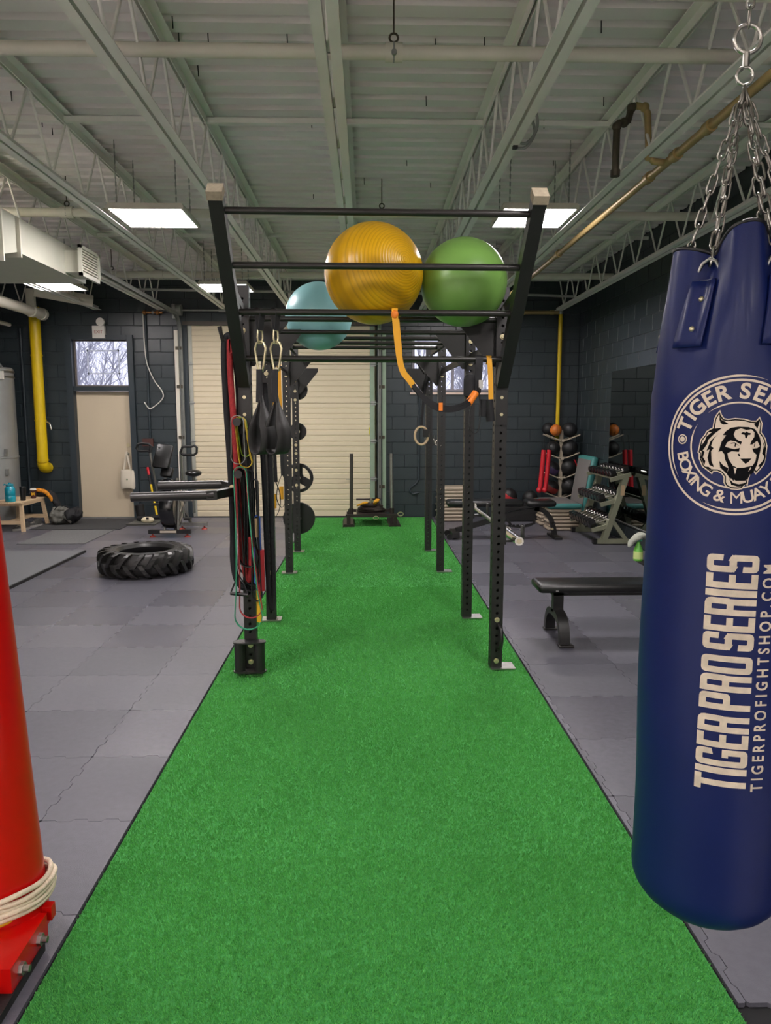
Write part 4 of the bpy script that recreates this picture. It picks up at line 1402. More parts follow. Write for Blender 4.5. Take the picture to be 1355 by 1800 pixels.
# ================================================================== EXERCISE BALLS
def ball_mat(name, col, rough, ring=0.0):
    m = mat(name + '_rings', col, rough, var=0.04)
    nt = m.node_tree
    N, L = nt.nodes, nt.links
    wv = N.new('ShaderNodeTexWave')
    wv.wave_type = 'RINGS'
    wv.rings_direction = 'X'
    wv.inputs['Scale'].default_value = ring
    tc = N.new('ShaderNodeTexCoord')
    L.new(tc.outputs['Object'], wv.inputs['Vector'])
    bp = N.new('ShaderNodeBump')
    bp.inputs['Strength'].default_value = 0.35
    bp.inputs['Distance'].default_value = 0.003
    L.new(wv.outputs['Fac'], bp.inputs['Height'])
    L.new(bp.outputs['Normal'], N['Principled BSDF'].inputs['Normal'])
    cr = N.new('ShaderNodeMapRange')
    cr.inputs['From Min'].default_value = 0.0
    cr.inputs['From Max'].default_value = 0.35
    cr.inputs['To Min'].default_value = 0.80
    cr.inputs['To Max'].default_value = 1.0
    L.new(wv.outputs['Fac'], cr.inputs['Value'])
    vm = N.new('ShaderNodeVectorMath')
    vm.operation = 'SCALE'
    vm.inputs[0].default_value = lin(col)[:3]
    L.new(cr.outputs['Result'], vm.inputs['Scale'])
    L.new(vm.outputs['Vector'], N['Principled BSDF'].inputs['Base Color'])
    return m
def ball(name, label, c, r, m, rot):
    t = thing(name, label, 'exercise ball', (c[0], c[1], c[2] - r), 0, 'inflatable exercise balls')
    t.location = c
    b = MB()
    b.sphere((0, 0, 0), r, 64, 40)
    o = b.build('ball_shell', m, t, 180)
    o.rotation_euler = rot
    q = MB().lathe([(0.0, r + .001), (.013, r + .001), (.015, r - .003)], 16, Matrix.Rotation(PI / 2, 4, 'Y'))
    v = q.build('valve_plug', m, t, 60)
    v.rotation_euler = rot
    return t
ball('exercise_ball', 'large yellow exercise ball with ringed ridges resting on the rig bars', (.042, 4.45, 2.466), .287, ball_mat('yellow_ball', '#d8a512', 0.34, 22), (0, math.radians(-8), math.radians(-52)))
gb = ball('exercise_ball', 'green exercise ball with worn white lettering beside the yellow ball', (.580, 4.55, 2.437), .258, M['green_ball'], (0, 0, math.radians(-40)))
ball('exercise_ball', 'pale teal exercise ball sitting lower among the monkey bars', (-.385, 6.115, 2.44), .268, mat('teal_ball2', '#8bbfc3', 0.36, var=.03), (0, math.radians(-60), 0))
# worn marks on the green ball
rng = random.Random(5)
gm_ = mat('worn_print', '#a9cf9c', 0.6)
for k, (az, elv, n) in enumerate(((-118, 30, 10), (-108, 4, 5), (-97, -15, 9))):
    b = MB()
    for q in range(n):
        a0, e0 = math.radians(az + rng.uniform(-4, 5)), math.radians(elv + rng.uniform(-7, 7))
        pts = []
        for s in range(4):
            a0 += rng.uniform(-.03, .03)
            e0 += rng.uniform(-.035, .035)
            pts.append(Vector((math.cos(e0) * math.cos(a0), math.cos(e0) * math.sin(a0), math.sin(e0))) * .2545)
        b.tube(pts, .0014, 4)
    b.build('worn_lettering', gm_, gb)

# ================================================================== HEAVY BAG
BCX, BCY = 0.868, 1.752
bn = Vector((-BCX, -BCY, 0)).normalized()
bt = Vector((-bn.y, bn.x, 0))
if bt.dot(Vector((1, 0, 0))) < 0:
    bt = -bt
BZ0, BZ1 = 0.40, 2.045
NSTR = 6
S0 = -.50
def wrapd(a):
    return (a + PI) % (2 * PI) - PI
def strap_near(th):
    return min(abs(wrapd(th - (S0 + 2 * PI * k / NSTR))) for k in range(NSTR))
def bagr(th, z):
    r = .182
    e = z - BZ0
    if e < .10:
        q = max(0.0, 1 - e / .10)
        r *= (1 - q ** 2.6 * .42)
    r *= 1 + .012 * math.sin(z * 9 + th) * (1 if z < 1.7 else .4) + .010 * math.sin(z * 4.1 - th * 2)
    if z > 1.70:
        f = (z - 1.70) / (BZ1 - 1.70)
        r *= 1 - .20 * f ** 1.8
        sd = strap_near(th)
        r += -.034 * f ** 1.2 * math.exp(-(sd / .20) ** 2) + .014 * f * math.cos(sd * 6 + PI)
        r += .0035 * f * math.sin(th * 19 + z * 14) * math.exp(-(sd - .3) ** 2 / .03)
    return r
def bag_top(th):
    sd = strap_near(th)
    return BZ1 + .035 * math.sin(min(1, sd / .5) * PI / 2) - .035 + .02 * math.sin(th * 2.0 + .6)
def bagpos(th, z, off=0.0):
    r = bagr(th, z) + off
    p = Vector((BCX, BCY, z)) + bn * (r * math.cos(th)) + bt * (r * math.sin(th))
    return p
bagc = Vector((BCX, BCY, BZ0))
bag = thing('heavy_bag', 'tall blue vinyl punching bag hanging by chains at right', 'punching bag', bagc)
NT, NZ = 120, 90
vs, fs = [], []
for j in range(NZ + 1):
    for i in range(NT):
        th = 2 * PI * i / NT
        z = BZ0 + (bag_top(th) - BZ0) * (j / NZ) if j > NZ * .8 else None
        if z is None:
            zc = BZ0 + (BZ1 - BZ0) * .8
            f = j / (NZ * .8)
            z = BZ0 + (zc - BZ0) * (f if f > .1 else f)
        else:
            zc = BZ0 + (BZ1 - BZ0) * .8
            z = zc + (bag_top(th) - zc) * ((j - NZ * .8) / (NZ * .2))
        vs.append(bagpos(th, z) - bagc)
for j in range(NZ):
    for i in range(NT):
        a, c = j * NT + i, j * NT + (i + 1) % NT
        fs.append((a, c, c + NT, a + NT))
b = MB()
b.add(vs, fs)
b.add([bagpos(2 * PI * i / NT, BZ0) - bagc for i in range(NT)] + [Vector((0, 0, -.012))], [(i, (i + 1) % NT, NT) for i in range(NT)])
shell = b.build('bag_shell', M['bag_blue'], bag, 70)
b = MB()
b.add([bagpos(2 * PI * i / NT, 1.90, -.004) - bagc for i in range(NT)] + [Vector((0, 0, 1.53))], [(i, (i + 1) % NT, NT) for i in range(NT)])
b.build('bag_filling', mat('filling', '#1a2140', 0.8), bag)
MB().tube([bagpos(2 * PI * i / NT, bag_top(2 * PI * i / NT)) - bagc for i in range(NT)], 0.0042, 6, closed=True).build('rim_piping', M['black'], bag, 60)
# straps with D-rings, rivets, chains
ringp = Vector((BCX - .018, BCY, 2.405))
def link_pts(L, W):
    pts = []
    for a in range(-90, 91, 45):
        t = math.radians(a)
        pts.append((W / 2 * math.cos(t), L / 2 - W / 2 + 0 * 1, W / 2 * math.sin(t)))
    out = []
    for cy, a0 in ((L / 2 - W / 2, 0), (-L / 2 + W / 2, 180)):
        for a in (0, 45, 90, 135, 180):
            t = math.radians(a0 + a)
            out.append((W / 2 * math.cos(t), cy + W / 2 * math.sin(t)))
    return out
LK = link_pts(.046, .0160)
def chain_mesh(p0, p1, name, parent, org, m):
    d = (p1 - p0)
    n = max(2, int(d.length / .0375))
    d = d / n
    u = d.normalized()
    s = u.cross(Vector((.3, 1, .1))).normalized()
    w = u.cross(s)
    b = MB()
    for k in range(n):
        c = p0 + d * (k + .5)
        side = s if k % 2 else w
        b.tube([c + side * x + u * y - org for x, y in LK], 0.0027, 6, closed=True)
    return b.build(name, m, parent, 70)
for k in range(NSTR):
    th = S0 + 2 * PI * k / NSTR
    zt, zb = 1.945, 1.80
    b = MB()
    hw = .031
    nz_, nx_ = 8, 4
    vs, fs = [], []
    lean = .10
    for j in range(nz_ + 1):
        z = zt + (zb - zt) * j / nz_
        for i in range(nx_ + 1):
            dth = (-hw + 2 * hw * i / nx_) / .165
            vs.append(bagpos(th + dth - lean * j / nz_, z, .005) - bagc)
    for j in range(nz_):
        for i in range(nx_):
            a = j * (nx_ + 1) + i
            fs.append((a, a + 1, a + nx_ + 2, a + nx_ + 1))
    b.add(vs, fs)
    o = b.build('strap_tab', M['bag_blue'], bag, 60)
    md = o.modifiers.new('thick', 'SOLIDIFY')
    md.thickness = .005
    md.offset = 1
    for z, q in ((1.905, .25), (1.84, .7)):
        p = bagpos(th - lean * q, z, .010) - bagc
        MB().sphere(p, .0065, 10, 6).build('rivet', M['brass_bolt'], o, 60)
    top = bagpos(th, zt, .006) - bagc
    er = (bn * math.cos(th) + bt * math.sin(th))
    et = -bn * math.sin(th) + bt * math.cos(th)
    dpt = [top + et * .029, top + et * .027 + Vector((0, 0, .018)), top + et * .016 + Vector((0, 0, .040)) - er * .002, top + Vector((0, 0, .048)) - er * .003, top - et * .016 + Vector((0, 0, .040)) - er * .002, top - et * .027 + Vector((0, 0, .018)), top - et * .029]
    MB().tube(dpt, .0042, 8, closed=True).build('d_ring', M['zinc'], bag, 60)
    chain_mesh(bagc + top + Vector((0, 0, .036)) - er * .006, ringp - Vector((0, 0, .025)), 'chain', bag, bagc, mat('chain_steel', '#9a968e', 0.3, 1.0))
MB().torus(ringp - bagc, .019, .0035, 'Y', 20, 8).build('lower_ring', M['steel'], bag, 60)
MB().cyl(ringp - bagc + Vector((0, 0, .018)), ringp - bagc + Vector((0, 0, .048)), .008, n=12).build('swivel', M['steel'], bag, 40)
rp = ringp + Vector((0.002, 0, .077))
MB().torus(rp - bagc, .030, .0045, 'Y', 28, 10).build('upper_ring', M['steel'], bag, 60)
chain_mesh(rp + Vector((0, 0, .026)), Vector((.87, BCY, ZB + .01)), 'hanging_chain', bag, bagc, mat('chain_steel', '#9a968e', 0.3, 1.0))

# ---- printing on the bag: flat shapes wrapped on to the vinyl
def clip_half(poly, ax, lim, less):
    return clip(poly, ax, lim, less)
def wrap_mesh(me_verts, me_faces, off, name, m, slice_w=.008, flip=False):
    """cut flat polygons into narrow strips, then lay them on the curved vinyl"""
    V, Fc = [], []
    for f in me_faces:
        p = [me_verts[i] for i in f]
        x0, x1 = min(q[0] for q in p), max(q[0] for q in p)
        k = math.floor(x0 / slice_w)
        while k * slice_w < x1 - 1e-9:
            q = clip(p, 0, k * slice_w, False)
            q = clip(q, 0, (k + 1) * slice_w, True) if len(q) > 2 else q
            k += 1
            if len(q) < 3:
                continue
            y0, y1 = min(c[1] for c in q), max(c[1] for c in q)
            j = math.floor(y0 / .03)
            while j * .03 < y1 - 1e-9:
                r = clip(q, 1, j * .03, False)
                r = clip(r, 1, (j + 1) * .03, True) if len(r) > 2 else r
                j += 1
                if len(r) < 3:
                    continue
                o = len(V)
                V += r
                Fc.append(tuple(range(o, o + len(r))))
    me = bpy.data.meshes.new(name)
    me.from_pydata([bagpos(x / .182, z, off) - bagc for x, z in V], [], Fc)
    me.update()
    return link(name, me, m, shell)
def text_uv(body, size, bold, space=1.0):
    me = flat_text(body, size, None, None, None, 'glyphs', bold=bold, space=space)
    vs_ = [(v.co.x, v.co.y) for v in me.vertices]
    fs_ = [tuple(p.vertices) for p in me.polygons]
    bpy.data.meshes.remove(me)
    return vs_, fs_
LU, LZ, LR = .012, 1.585, .1515
def arc_text(body, radius, a_start, a_end, size, bold, inward):
    """letters along an arc, angles in degrees clockwise from 12 o'clock; inward=True for the bottom text"""
    V, Fc = [], []
    n = len(body)
    adv = []
    for ch in body:
        adv.append({'I': .55, ' ': .5, 'M': 1.25, '&': 1.05}.get(ch, 1.0))
    tot = sum(adv)
    pos = 0
    for ch, w_ in zip(body, adv):
        a = a_start + (a_end - a_start) * (pos + w_ / 2) / tot
        pos += w_
        if ch == ' ':
            continue
        vs_, fs_ = text_uv(ch, size, 0.0 if ch == 'M' else bold)
        t = math.radians(a)
        cx, cy = radius * math.sin(t), radius * math.cos(t)
        rot = -t if not inward else -t + PI
        c, s = math.cos(rot), math.sin(rot)
        o = len(V)
        V += [(LU + cx + c * x - s * y, LZ + cy + s * x + c * y) for x, y in vs_]
        Fc += [tuple(i + o for i in f) for f in fs_]
    return V, Fc
def ring_uv(r0, r1, a0=0, a1=360, n=96, taper=0.0):
    V, Fc = [], []
    for i in range(n + 1):
        f = i / n
        t = math.radians(a0 + (a1 - a0) * f)
        e = 1.0
        if taper:
            e = min(1, min(f, 1 - f) / taper)
        rm, hw = (r0 + r1) / 2, (r1 - r0) / 2 * max(e, .05)
        V += [(LU + (rm - hw) * math.sin(t), LZ + (rm - hw) * math.cos(t)), (LU + (rm + hw) * math.sin(t), LZ + (rm + hw) * math.cos(t))]
    for i in range(n):
        Fc.append((2 * i, 2 * i + 2, 2 * i + 3, 2 * i + 1))
    return V, Fc
OFF = .0012
for nm, (V, Fc) in (('logo_ring', ring_uv(.1375, .1425, 238, 566, taper=.07)), ('logo_ring', ring_uv(.1468, .1515, 50, 381, taper=.07)), ('logo_ring', ring_uv(.0905, .0940, -40, 300, taper=.06))):
    wrap_mesh(V, Fc, OFF, nm, M['print'])
V, Fc = arc_text('TIGER SERIES', .1155, -75, 78, .045, .0014, False)
wrap_mesh(V, Fc, OFF, 'logo_lettering', M['print'])
V, Fc = arc_text('BOXING & MUAY THAI', .1145, 262, 98, .037, .0006, True)
wrap_mesh(V, Fc, OFF, 'logo_lettering', M['print'])
for r0, r1 in ((.0085, .011), (0, .006)):
    V, Fc = ring_uv(r0, r1, n=24)
    t = math.radians(-84)
    V = [(x + .114 * math.sin(t), y + .114 * math.cos(t)) for x, y in V]
    wrap_mesh(V, Fc, OFF, 'logo_dot', M['print'])
# tiger head emblem
def poly_uv(pts):
    out = []
    sc = .1515 / 815.0
    for x, y in pts:
        dx = (x - 815) * sc
        q = max(-.95, min(.95, dx / .182 * .94))
        out.append((LU + .182 * math.asin(q), LZ - (y - 897) * sc))
    return out
def tess(pts):
    from mathutils.geometry import tessellate_polygon
    tri = tessellate_polygon([[Vector((x, y, 0)) for x, y in pts]])
    return [tuple(t) for t in tri]
SIL = [(610, 485), (575, 530), (548, 590), (538, 690), (500, 712), (470, 735), (455, 770), (410, 835), (400, 900), (385, 990), (400, 1000), (402, 1060), (425, 1110), (445, 1155), (500, 1195), (560, 1240), (575, 1205), (615, 1205), (660, 1225), (690, 1265), (692, 1330), (720, 1380), (780, 1408), (850, 1412), (905, 1402), (935, 1352), (965, 1360), (970, 1290), (985, 1235), (1012, 1185), (1045, 1230), (1095, 1170), (1135, 1110), (1150, 1040), (1157, 900), (1135, 820), (1108, 775), (1080, 740), (1086, 640), (1050, 560), (1012, 608), (960, 608), (880, 585), (780, 578), (700, 588), (660, 580), (632, 540)]
def inset(pts, k, c=(790, 930)):
    n = len(pts)
    out = []
    for i in range(n):
        a, p, q = Vector(pts[i - 1]), Vector(pts[i]), Vector(pts[(i + 1) % n])
        e1, e2 = (p - a).normalized(), (q - p).normalized()
        n1, n2 = Vector((-e1.y, e1.x)), Vector((-e2.y, e2.x))
        m_ = (n1 + n2)
        m_ = m_.normalized() if m_.length > 1e-6 else n1
        out.append(tuple(p + m_ * k / max(.55, m_.dot(n1))))
    return out
area = sum(SIL[i - 1][0] * SIL[i][1] - SIL[i][0] * SIL[i - 1][1] for i in range(len(SIL)))
sg = 1 if area > 0 else -1
BLK_P = [
    [(608, 545), (632, 600), (675, 622), (715, 650), (655, 655), (628, 640), (610, 600)],
    [(1045, 598), (1010, 632), (985, 645), (1028, 700), (1042, 650)],
    [(740, 690), (690, 728), (655, 775), (692, 778), (648, 850), (632, 915), (618, 972), (655, 962), (685, 1000), (695, 1060), (722, 1110), (742, 1165), (722, 1225), (768, 1290), (800, 1150), (762, 1095), (730, 1045), (718, 985), (765, 962), (842, 968), (850, 922), (790, 938), (730, 922), (688, 910), (706, 862), (742, 838), (800, 848), (858, 884), (868, 850), (830, 838), (792, 808), (774, 768), (790, 718), (850, 696), (912, 716), (962, 706), (1000, 742), (1004, 704), (930, 682), (820, 678)],
    [(1000, 702), (1032, 745), (1062, 800), (1082, 880), (1076, 960), (1062, 1040), (1052, 1110), (1022, 1190), (985, 1240), (975, 1200), (1000, 1130), (1030, 1070), (1038, 1000), (1002, 968), (985, 930), (1040, 922), (1068, 900), (1035, 838), (985, 880), (958, 884), (972, 840), (1000, 795)],
    [(850, 760), (870, 740), (900, 746), (912, 730), (930, 746), (960, 750), (955, 772), (932, 772), (918, 812), (900, 802), (895, 772)],
    [(862, 1046), (985, 1043), (955, 1082), (922, 1106), (890, 1076)],
    [(795, 1130), (830, 1152), (900, 1150), (960, 1135), (1002, 1125), (988, 1200), (952, 1300), (800, 1305), (768, 1270), (765, 1190)],
    [(755, 1285), (800, 1330), (862, 1345), (935, 1328), (952, 1285), (952, 1335), (905, 1368), (850, 1372), (780, 1352)],
    [(585, 780), (525, 850), (488, 965), (520, 945), (502, 1045), (528, 1130), (580, 1152), (548, 1080), (538, 965), (565, 930), (535, 905), (552, 840)],
    [(645, 692), (560, 702), (495, 745), (538, 742), (478, 795), (462, 850), (425, 905), (418, 965), (436, 968), (428, 1045), (472, 1135), (482, 1085), (452, 1040), (468, 975), (446, 960), (492, 882), (500, 835), (565, 760)],
    [(632, 1075), (648, 1155), (722, 1225), (738, 1160), (680, 1130)],
    [(480, 1150), (560, 1200), (600, 1180), (560, 1185), (520, 1150)],
    [(1085, 825), (1112, 900), (1098, 985), (1132, 1025), (1102, 1080), (1060, 1130), (1092, 1142), (1132, 1080), (1142, 1020), (1125, 900)],
    [(845, 985), (862, 1015), (848, 1020), (826, 1000)],
]
WHT_P = [
    [(744, 868), (790, 862), (845, 905), (812, 925), (762, 912)],
    [(1036, 858), (992, 874), (968, 908), (1000, 917), (1036, 896)],
    [(795, 1148), (828, 1160), (815, 1228), (806, 1200)],
    [(978, 1140), (958, 1196), (988, 1155)],
    [(805, 1290), (832, 1308), (930, 1303), (946, 1280), (934, 1326), (820, 1330)],
]
PUP = [[(792, 866), (806, 872), (802, 910), (790, 905)], [(1004, 872), (1014, 868), (1008, 906), (1000, 908)]]
PUP += [[(742, 868), (790, 858), (848, 905), (790, 868), (750, 874)]]
layers = [(SIL, 'print', OFF), (inset(SIL, 13 * sg), 'print_black', OFF + .0006), (inset(SIL, 27 * sg), 'print', OFF + .0012)]
layers += [(p_, 'print_black', OFF + .0018) for p_ in BLK_P] + [(p_, 'print', OFF + .0024) for p_ in WHT_P] + [(p_, 'print_black', OFF + .003) for p_ in PUP]
for p_, mm_, of in layers:
    u_ = poly_uv(p_)
    wrap_mesh(u_, tess(p_), of, 'tiger_emblem_shape', M[mm_], slice_w=.012)
# vertical lettering
def vert_text(body, u0, z0, z1, width, bold, space=1.0):
    vs_, fs_ = text_uv(body, .1, bold, space)
    xa, xb_ = min(v[0] for v in vs_), max(v[0] for v in vs_)
    ya, yb = min(v[1] for v in vs_), max(v[1] for v in vs_)
    return [(u0 - width * ((y - ya) / (yb - ya) - .5), z0 + (z1 - z0) * (x - xa) / (xb_ - xa)) for x, y in vs_], fs_
worn = mat('print_worn', '#cfc0ab', 0.65, var=0.22, vscale=30)
def rring(x0, y0, x1, y1, sx, sy, r=.16, omit=None):
    """rounded block-letter ring as quads; omit(cx,cy) drops quads"""
    def outline(a0, b0, a1, b1, rx, ry):
        out = []
        cs = ((a1 - rx, b1 - ry, 0), (a0 + rx, b1 - ry, 90), (a0 + rx, b0 + ry, 180), (a1 - rx, b0 + ry, 270))
        for k, (cx, cy, t0) in enumerate(cs):
            for a in (0, 30, 60, 90):
                t = math.radians(t0 + a)
                out.append((cx + rx * math.cos(t), cy + ry * math.sin(t)))
            nx = cs[(k + 1) % 4]
            t = math.radians(t0 + 90)
            e = (nx[0] + rx * math.cos(t), nx[1] + ry * math.sin(t))
            s_ = out[-1]
            for q in range(1, 12):
                out.append((s_[0] + (e[0] - s_[0]) * q / 12, s_[1] + (e[1] - s_[1]) * q / 12))
        return out
    A = outline(x0, y0, x1, y1, r * 1.6, r * .6)
    B = outline(x0 + sx, y0 + sy, x1 - sx, y1 - sy, .03, .03)
    n = len(A)
    V, Fc = A + B, []
    for i in range(n):
        j = (i + 1) % n
        cx = (A[i][0] + A[j][0] + B[i][0] + B[j][0]) / 4
        cy = (A[i][1] + A[j][1] + B[i][1] + B[j][1]) / 4
        if omit and omit(cx, cy):
            continue
        Fc.append((i, j, j + n, i + n))
    return V, Fc
def rect(x0, y0, x1, y1):
    return [(x0, y0), (x1, y0), (x1, y1), (x0, y1)], [(0, 1, 2, 3)]
SX, SY = .34, .135
GLY = {
    'T': (.95, [rect(0, 1 - SY, .95, 1), rect(.30, 0, .65, 1 - SY)]),
    'I': (.38, [rect(0, 0, .38, 1)]),
    'E': (.82, [rect(0, 0, SX, 1), rect(SX, 1 - SY, .82, 1), rect(SX, .435, .78, .565), rect(SX, 0, .82, SY)]),
    'O': (1.0, [rring(0, 0, 1, 1, SX, SY)]),
    'P': (.96, [rect(0, 0, SX, 1), rring(0, .40, .96, 1, SX, SY)]),
    'R': (.98, [rect(0, 0, SX, 1), rring(0, .44, .98, 1, SX, SY, r=.2), rect(.60, 0, .94, .50)]),
    'G': (1.0, [rring(0, 0, 1, 1, SX, SY, omit=lambda x, y: x > .62 and .50 < y < .66), rect(.52, .38, 1.0, .50)]),
    'S': (.98, [rring(0, .43, .98, 1, SX, SY, omit=lambda x, y: x > .62 and .55 < y < .70), rring(0, 0, .98, .57, SX, SY, omit=lambda x, y: x < .36 and .30 < y < .45)]),
    ' ': (.16, []),
}
def block_text(body, u0, z0, z1, width):
    gap = .09
    tot = sum(GLY[c][0] + gap for c in body) - gap
    k = (z1 - z0) / tot
    V, Fc, x = [], [], 0.0
    for c in body:
        w_, parts = GLY[c]
        for vs_, fs_ in parts:
            o_ = len(V)
            V += [(u0 - width * (py - .5), z0 + k * (x + px_)) for px_, py in vs_]
            Fc += [tuple(i + o_ for i in f) for f in fs_]
        x += w_ + gap
    return V, Fc
V, Fc = block_text('TIGER PRO SERIES', .020, .795, 1.345, .108)
wrap_mesh(V, Fc, OFF, 'bag_lettering', worn, slice_w=.012)
V, Fc = vert_text('TIGERPROFIGHTSHOP.COM', .098, .80, 1.325, .028, .0022, 1.55)
wrap_mesh(V, Fc, OFF, 'bag_lettering', worn)

# ================================================================== RED POST AT LEFT
rp_ = thing('red_post', 'glossy red leaning steel post on a bolted base at the left edge', 'post', (-1.15, 2.2, 0))
MB().cyl((.018, .0, .03), (-.135, .02, 2.5), .108, .108, n=48).build('post_tube', M['red_paint'], rp_, 50)
MB().box((.028, -.155, .064), (.225, .24, .075)).build('base_beam', M['red_paint'], rp_)
MB().box((.02, -.62, .013), (.25, 1.1, .026)).build('base_plate', M['black_rubber'], rp_)
MB().box((.02, -.62, .045), (.14, .66, .04)).build('base_channel', M['rig'], rp_)
MB().box((.135, -.01, .09), (.03, .03, .045)).build('weld_tab', M['red_paint'], rp_)
for y in (-.10, -.22):
    MB().cyl((.14, y, .06), (.152, y, .06), .019, n=6).cyl((.152, y, .06), (.168, y, .06), .010, n=10).build('base_bolt', M['zinc'], rp_, 30)
wr = thing('tie_rope', 'off-white rope wound round the foot of the red post', 'rope', (-1.132, 2.2, .135))
rng = random.Random(2)
for k in range(5):
    pts = []
    tz = -.02 + k * .016
    ph = rng.uniform(0, 6)
    for i in range(41):
        a = 2 * PI * i / 40
        r = .118 + .006 * math.sin(2 * a + ph) + (.004 if k % 2 else 0)
        pts.append((r * math.cos(a) + .0, r * math.sin(a), tz + .035 * math.sin(a + .25) * -.2 + .03 * math.cos(a) + .006 * math.sin(3 * a + ph)))
    MB().tube(pts[:-1], .0085, 8, closed=True).build('rope_turn', M['rope_white'], wr, 60)
yr = thing('yellow_rope', 'yellow rope knotted on the red post base', 'rope', (-1.15, 2.03, .112))
MB().tube(smooth_path([(.12, .14, .03), (.08, .10, .01), (.02, .05, .005), (-.01, .02, .02), (-.04, .05, .03), (-.05, .02, .015), (-.02, .0, .005), (-.06, -.05, .0), (-.10, -.08, .0)], 6), .008, 8).build('cord_strand', M['rope_yellow'], yr, 60)
MB().tube(smooth_path([(-.10, -.02, .0), (-.03, -.12, .0), (.02, -.20, -.02), (.04, -.27, -.03), (.04, -.32, -.035), (.01, -.36, -.035), (-.06, -.38, -.035)], 6), .009, 8).build('cord_strand', M['rope_yellow'], yr, 60)
MB().tube(smooth_path([(-.02, .0, .012), (-.03, .03, .02), (-.055, .04, .02), (-.06, .01, .012), (-.03, -.01, .01)], 6), .008, 8).build('cord_knot', M['rope_yellow'], yr, 60)

# ================================================================== LEFT SIDE OF THE ROOM
# ---- tractor tire
TR, TH = 0.49, 0.265
ti = thing('tractor_tire', 'large black tractor tire lying flat on the floor at left', 'tire', (-2.36, 7.82, 0))
Ri = .435
prof = [(.285, .03), (.30, .012), (.345, .02), (.40, .018), (Ri - .02, .03), (Ri, .06), (Ri, TH - .06), (Ri - .02, TH - .03), (.40, TH - .016), (.345, TH - .012), (.30, TH - .014), (.285, TH - .03), (.275, TH - .05), (.30, TH - .09), (.37, TH / 2), (.30, .09), (.275, .05), (.285, .03)]
MB().lathe(prof, 72).build('carcass', M['tire'], ti, 35)
b = MB()
b.torus((0, 0, TH - .014), .335, .004, 'Z', 60, 6)
b.torus((0, 0, TH - .017), .405, .003, 'Z', 60, 6)
b.build('sidewall_bead', M['tire'], ti, 60)
def lug_mesh(up):
    """a slanted bar lug wrapping from the tread centre on to the shoulder"""
    b = MB()
    secs = []
    # (z, angle, r_out)
    path = [(.115, .0, TR), (.16, .055, TR + .004), (.205, .12, TR), (.238, .18, TR - .012), (.256, .215, TR - .05), (.262, .235, TR - .095)]
    w0 = .048
    vs = []
    for z, a, ro in path:
        zz = z if up else TH - z
        for da in (-w0, w0):
            for r in (Ri - .025 if ro > Ri else ro - .03, ro):
                t = a + da * (1 if r == ro else 1.25)
                vs.append((r * math.cos(t), r * math.sin(t), zz))
    n = len(path)
    fs = []
    for i in range(n - 1):
        o = i * 4
        for q, w in ((0, 1), (1, 3), (3, 2), (2, 0)):
            fs.append((o + q, o + w, o + 4 + w, o + 4 + q))
    fs += [(0, 1, 3, 2), tuple((n - 1) * 4 + q for q in (0, 2, 3, 1))]
    b.add(vs, fs)
    return b.mesh('tread_lug')
NL = 20
for up in (True, False):
    me = lug_mesh(up)
    me.materials.append(M['tire'])
    for k in range(NL):
        link('tread_lug', me, None, ti, (0, 0, 0), (0, 0, 2 * PI * (k + (0 if up else .5)) / NL))

# ---- air bike
ab = thing('air_bike', 'black and steel fan exercise bike facing the room beside the overhead door', 'exercise bike', (-2.68, 10.05, 0))
steel_tube = mat('bike_tube', '#8d8c86', 0.35, 0.7)
MB().beam((-.30, 0, .075), (.27, 0, .075), 0.07, 0.05).build('front_stabiliser', mat('bike_black', '#1c1b1b', 0.4), ab)
MB().beam((-.06, .70, .075), (.34, .70, .075), 0.06, 0.05).build('rear_stabiliser', M['zinc'], ab)
for x, y in ((-.25, 0), (.22, 0), (-.02, .70), (.30, .70)):
    b = MB().cyl((x, y, .012), (x, y, .055), .012, n=8).cyl((x, y, 0), (x, y, .022), .045, .03, n=14)
    b.build('levelling_foot', mat('foot_red', '#a3382c', 0.5), ab, 40)
MB().box((-.03, -.037, .078), (.22, .004, .032)).build('stabiliser_label', M['canvas'], ab)
for s in (-1, 1):
    MB().tube([(s * .09, .02, .09), (s * .09, .10, .50), (s * .075, .12, .80)], .018, 10).build('frame_tube', steel_tube, ab, 60)
MB().tube([(0.05, .05, .10), (.08, .40, .30), (.10, .70, .11)], .022, 10).build('frame_tube', steel_tube, ab, 60)
# fan cage with rings
Rx = Matrix.Translation((-.02, .14, .40)) @ Matrix.Rotation(PI / 2, 4, 'Y')
MB().lathe([(.03, -.10), (.28, -.095), (.30, -.07), (.30, .07), (.28, .095), (.03, .10)], 36, Rx).build('fan_drum', mat('drum', '#151517', 0.22, coat=0.4), ab, 40)
for k in range(6):
    MB().torus((-.02 + (-.11 if k % 2 else .11) * (1 - .1 * k), .14, .40), .08 + .04 * k, .005, 'X', 28, 6).build('fan_guard_ring', M['zinc'] if k < 2 else M['black'], ab, 60)
MB().sphere((-.03, .02, .72), .10, 18, 10, (1.1, .9, .8)).build('chain_cover', mat('cover', '#1b1c20', 0.2, coat=0.5), ab, 60)
# console
Mc = Matrix.Rotation(math.radians(-25), 3, 'X') @ Matrix.Rotation(math.radians(8), 3, 'Y')
MB().cbox((-.075, .02, 1.10), (.23, .05, .34), .02, Mc).build('console', M['black'], ab, 40)
MB().cbox((-.035, .04, .885), (.16, .08, .14), .02, Mc).build('console_base', M['black'], ab, 40)
MB().cyl((-.10, -.045, 1.225), (-.10, -.055, 1.22), .016, n=12).build('console_logo', M['zinc'], ab)
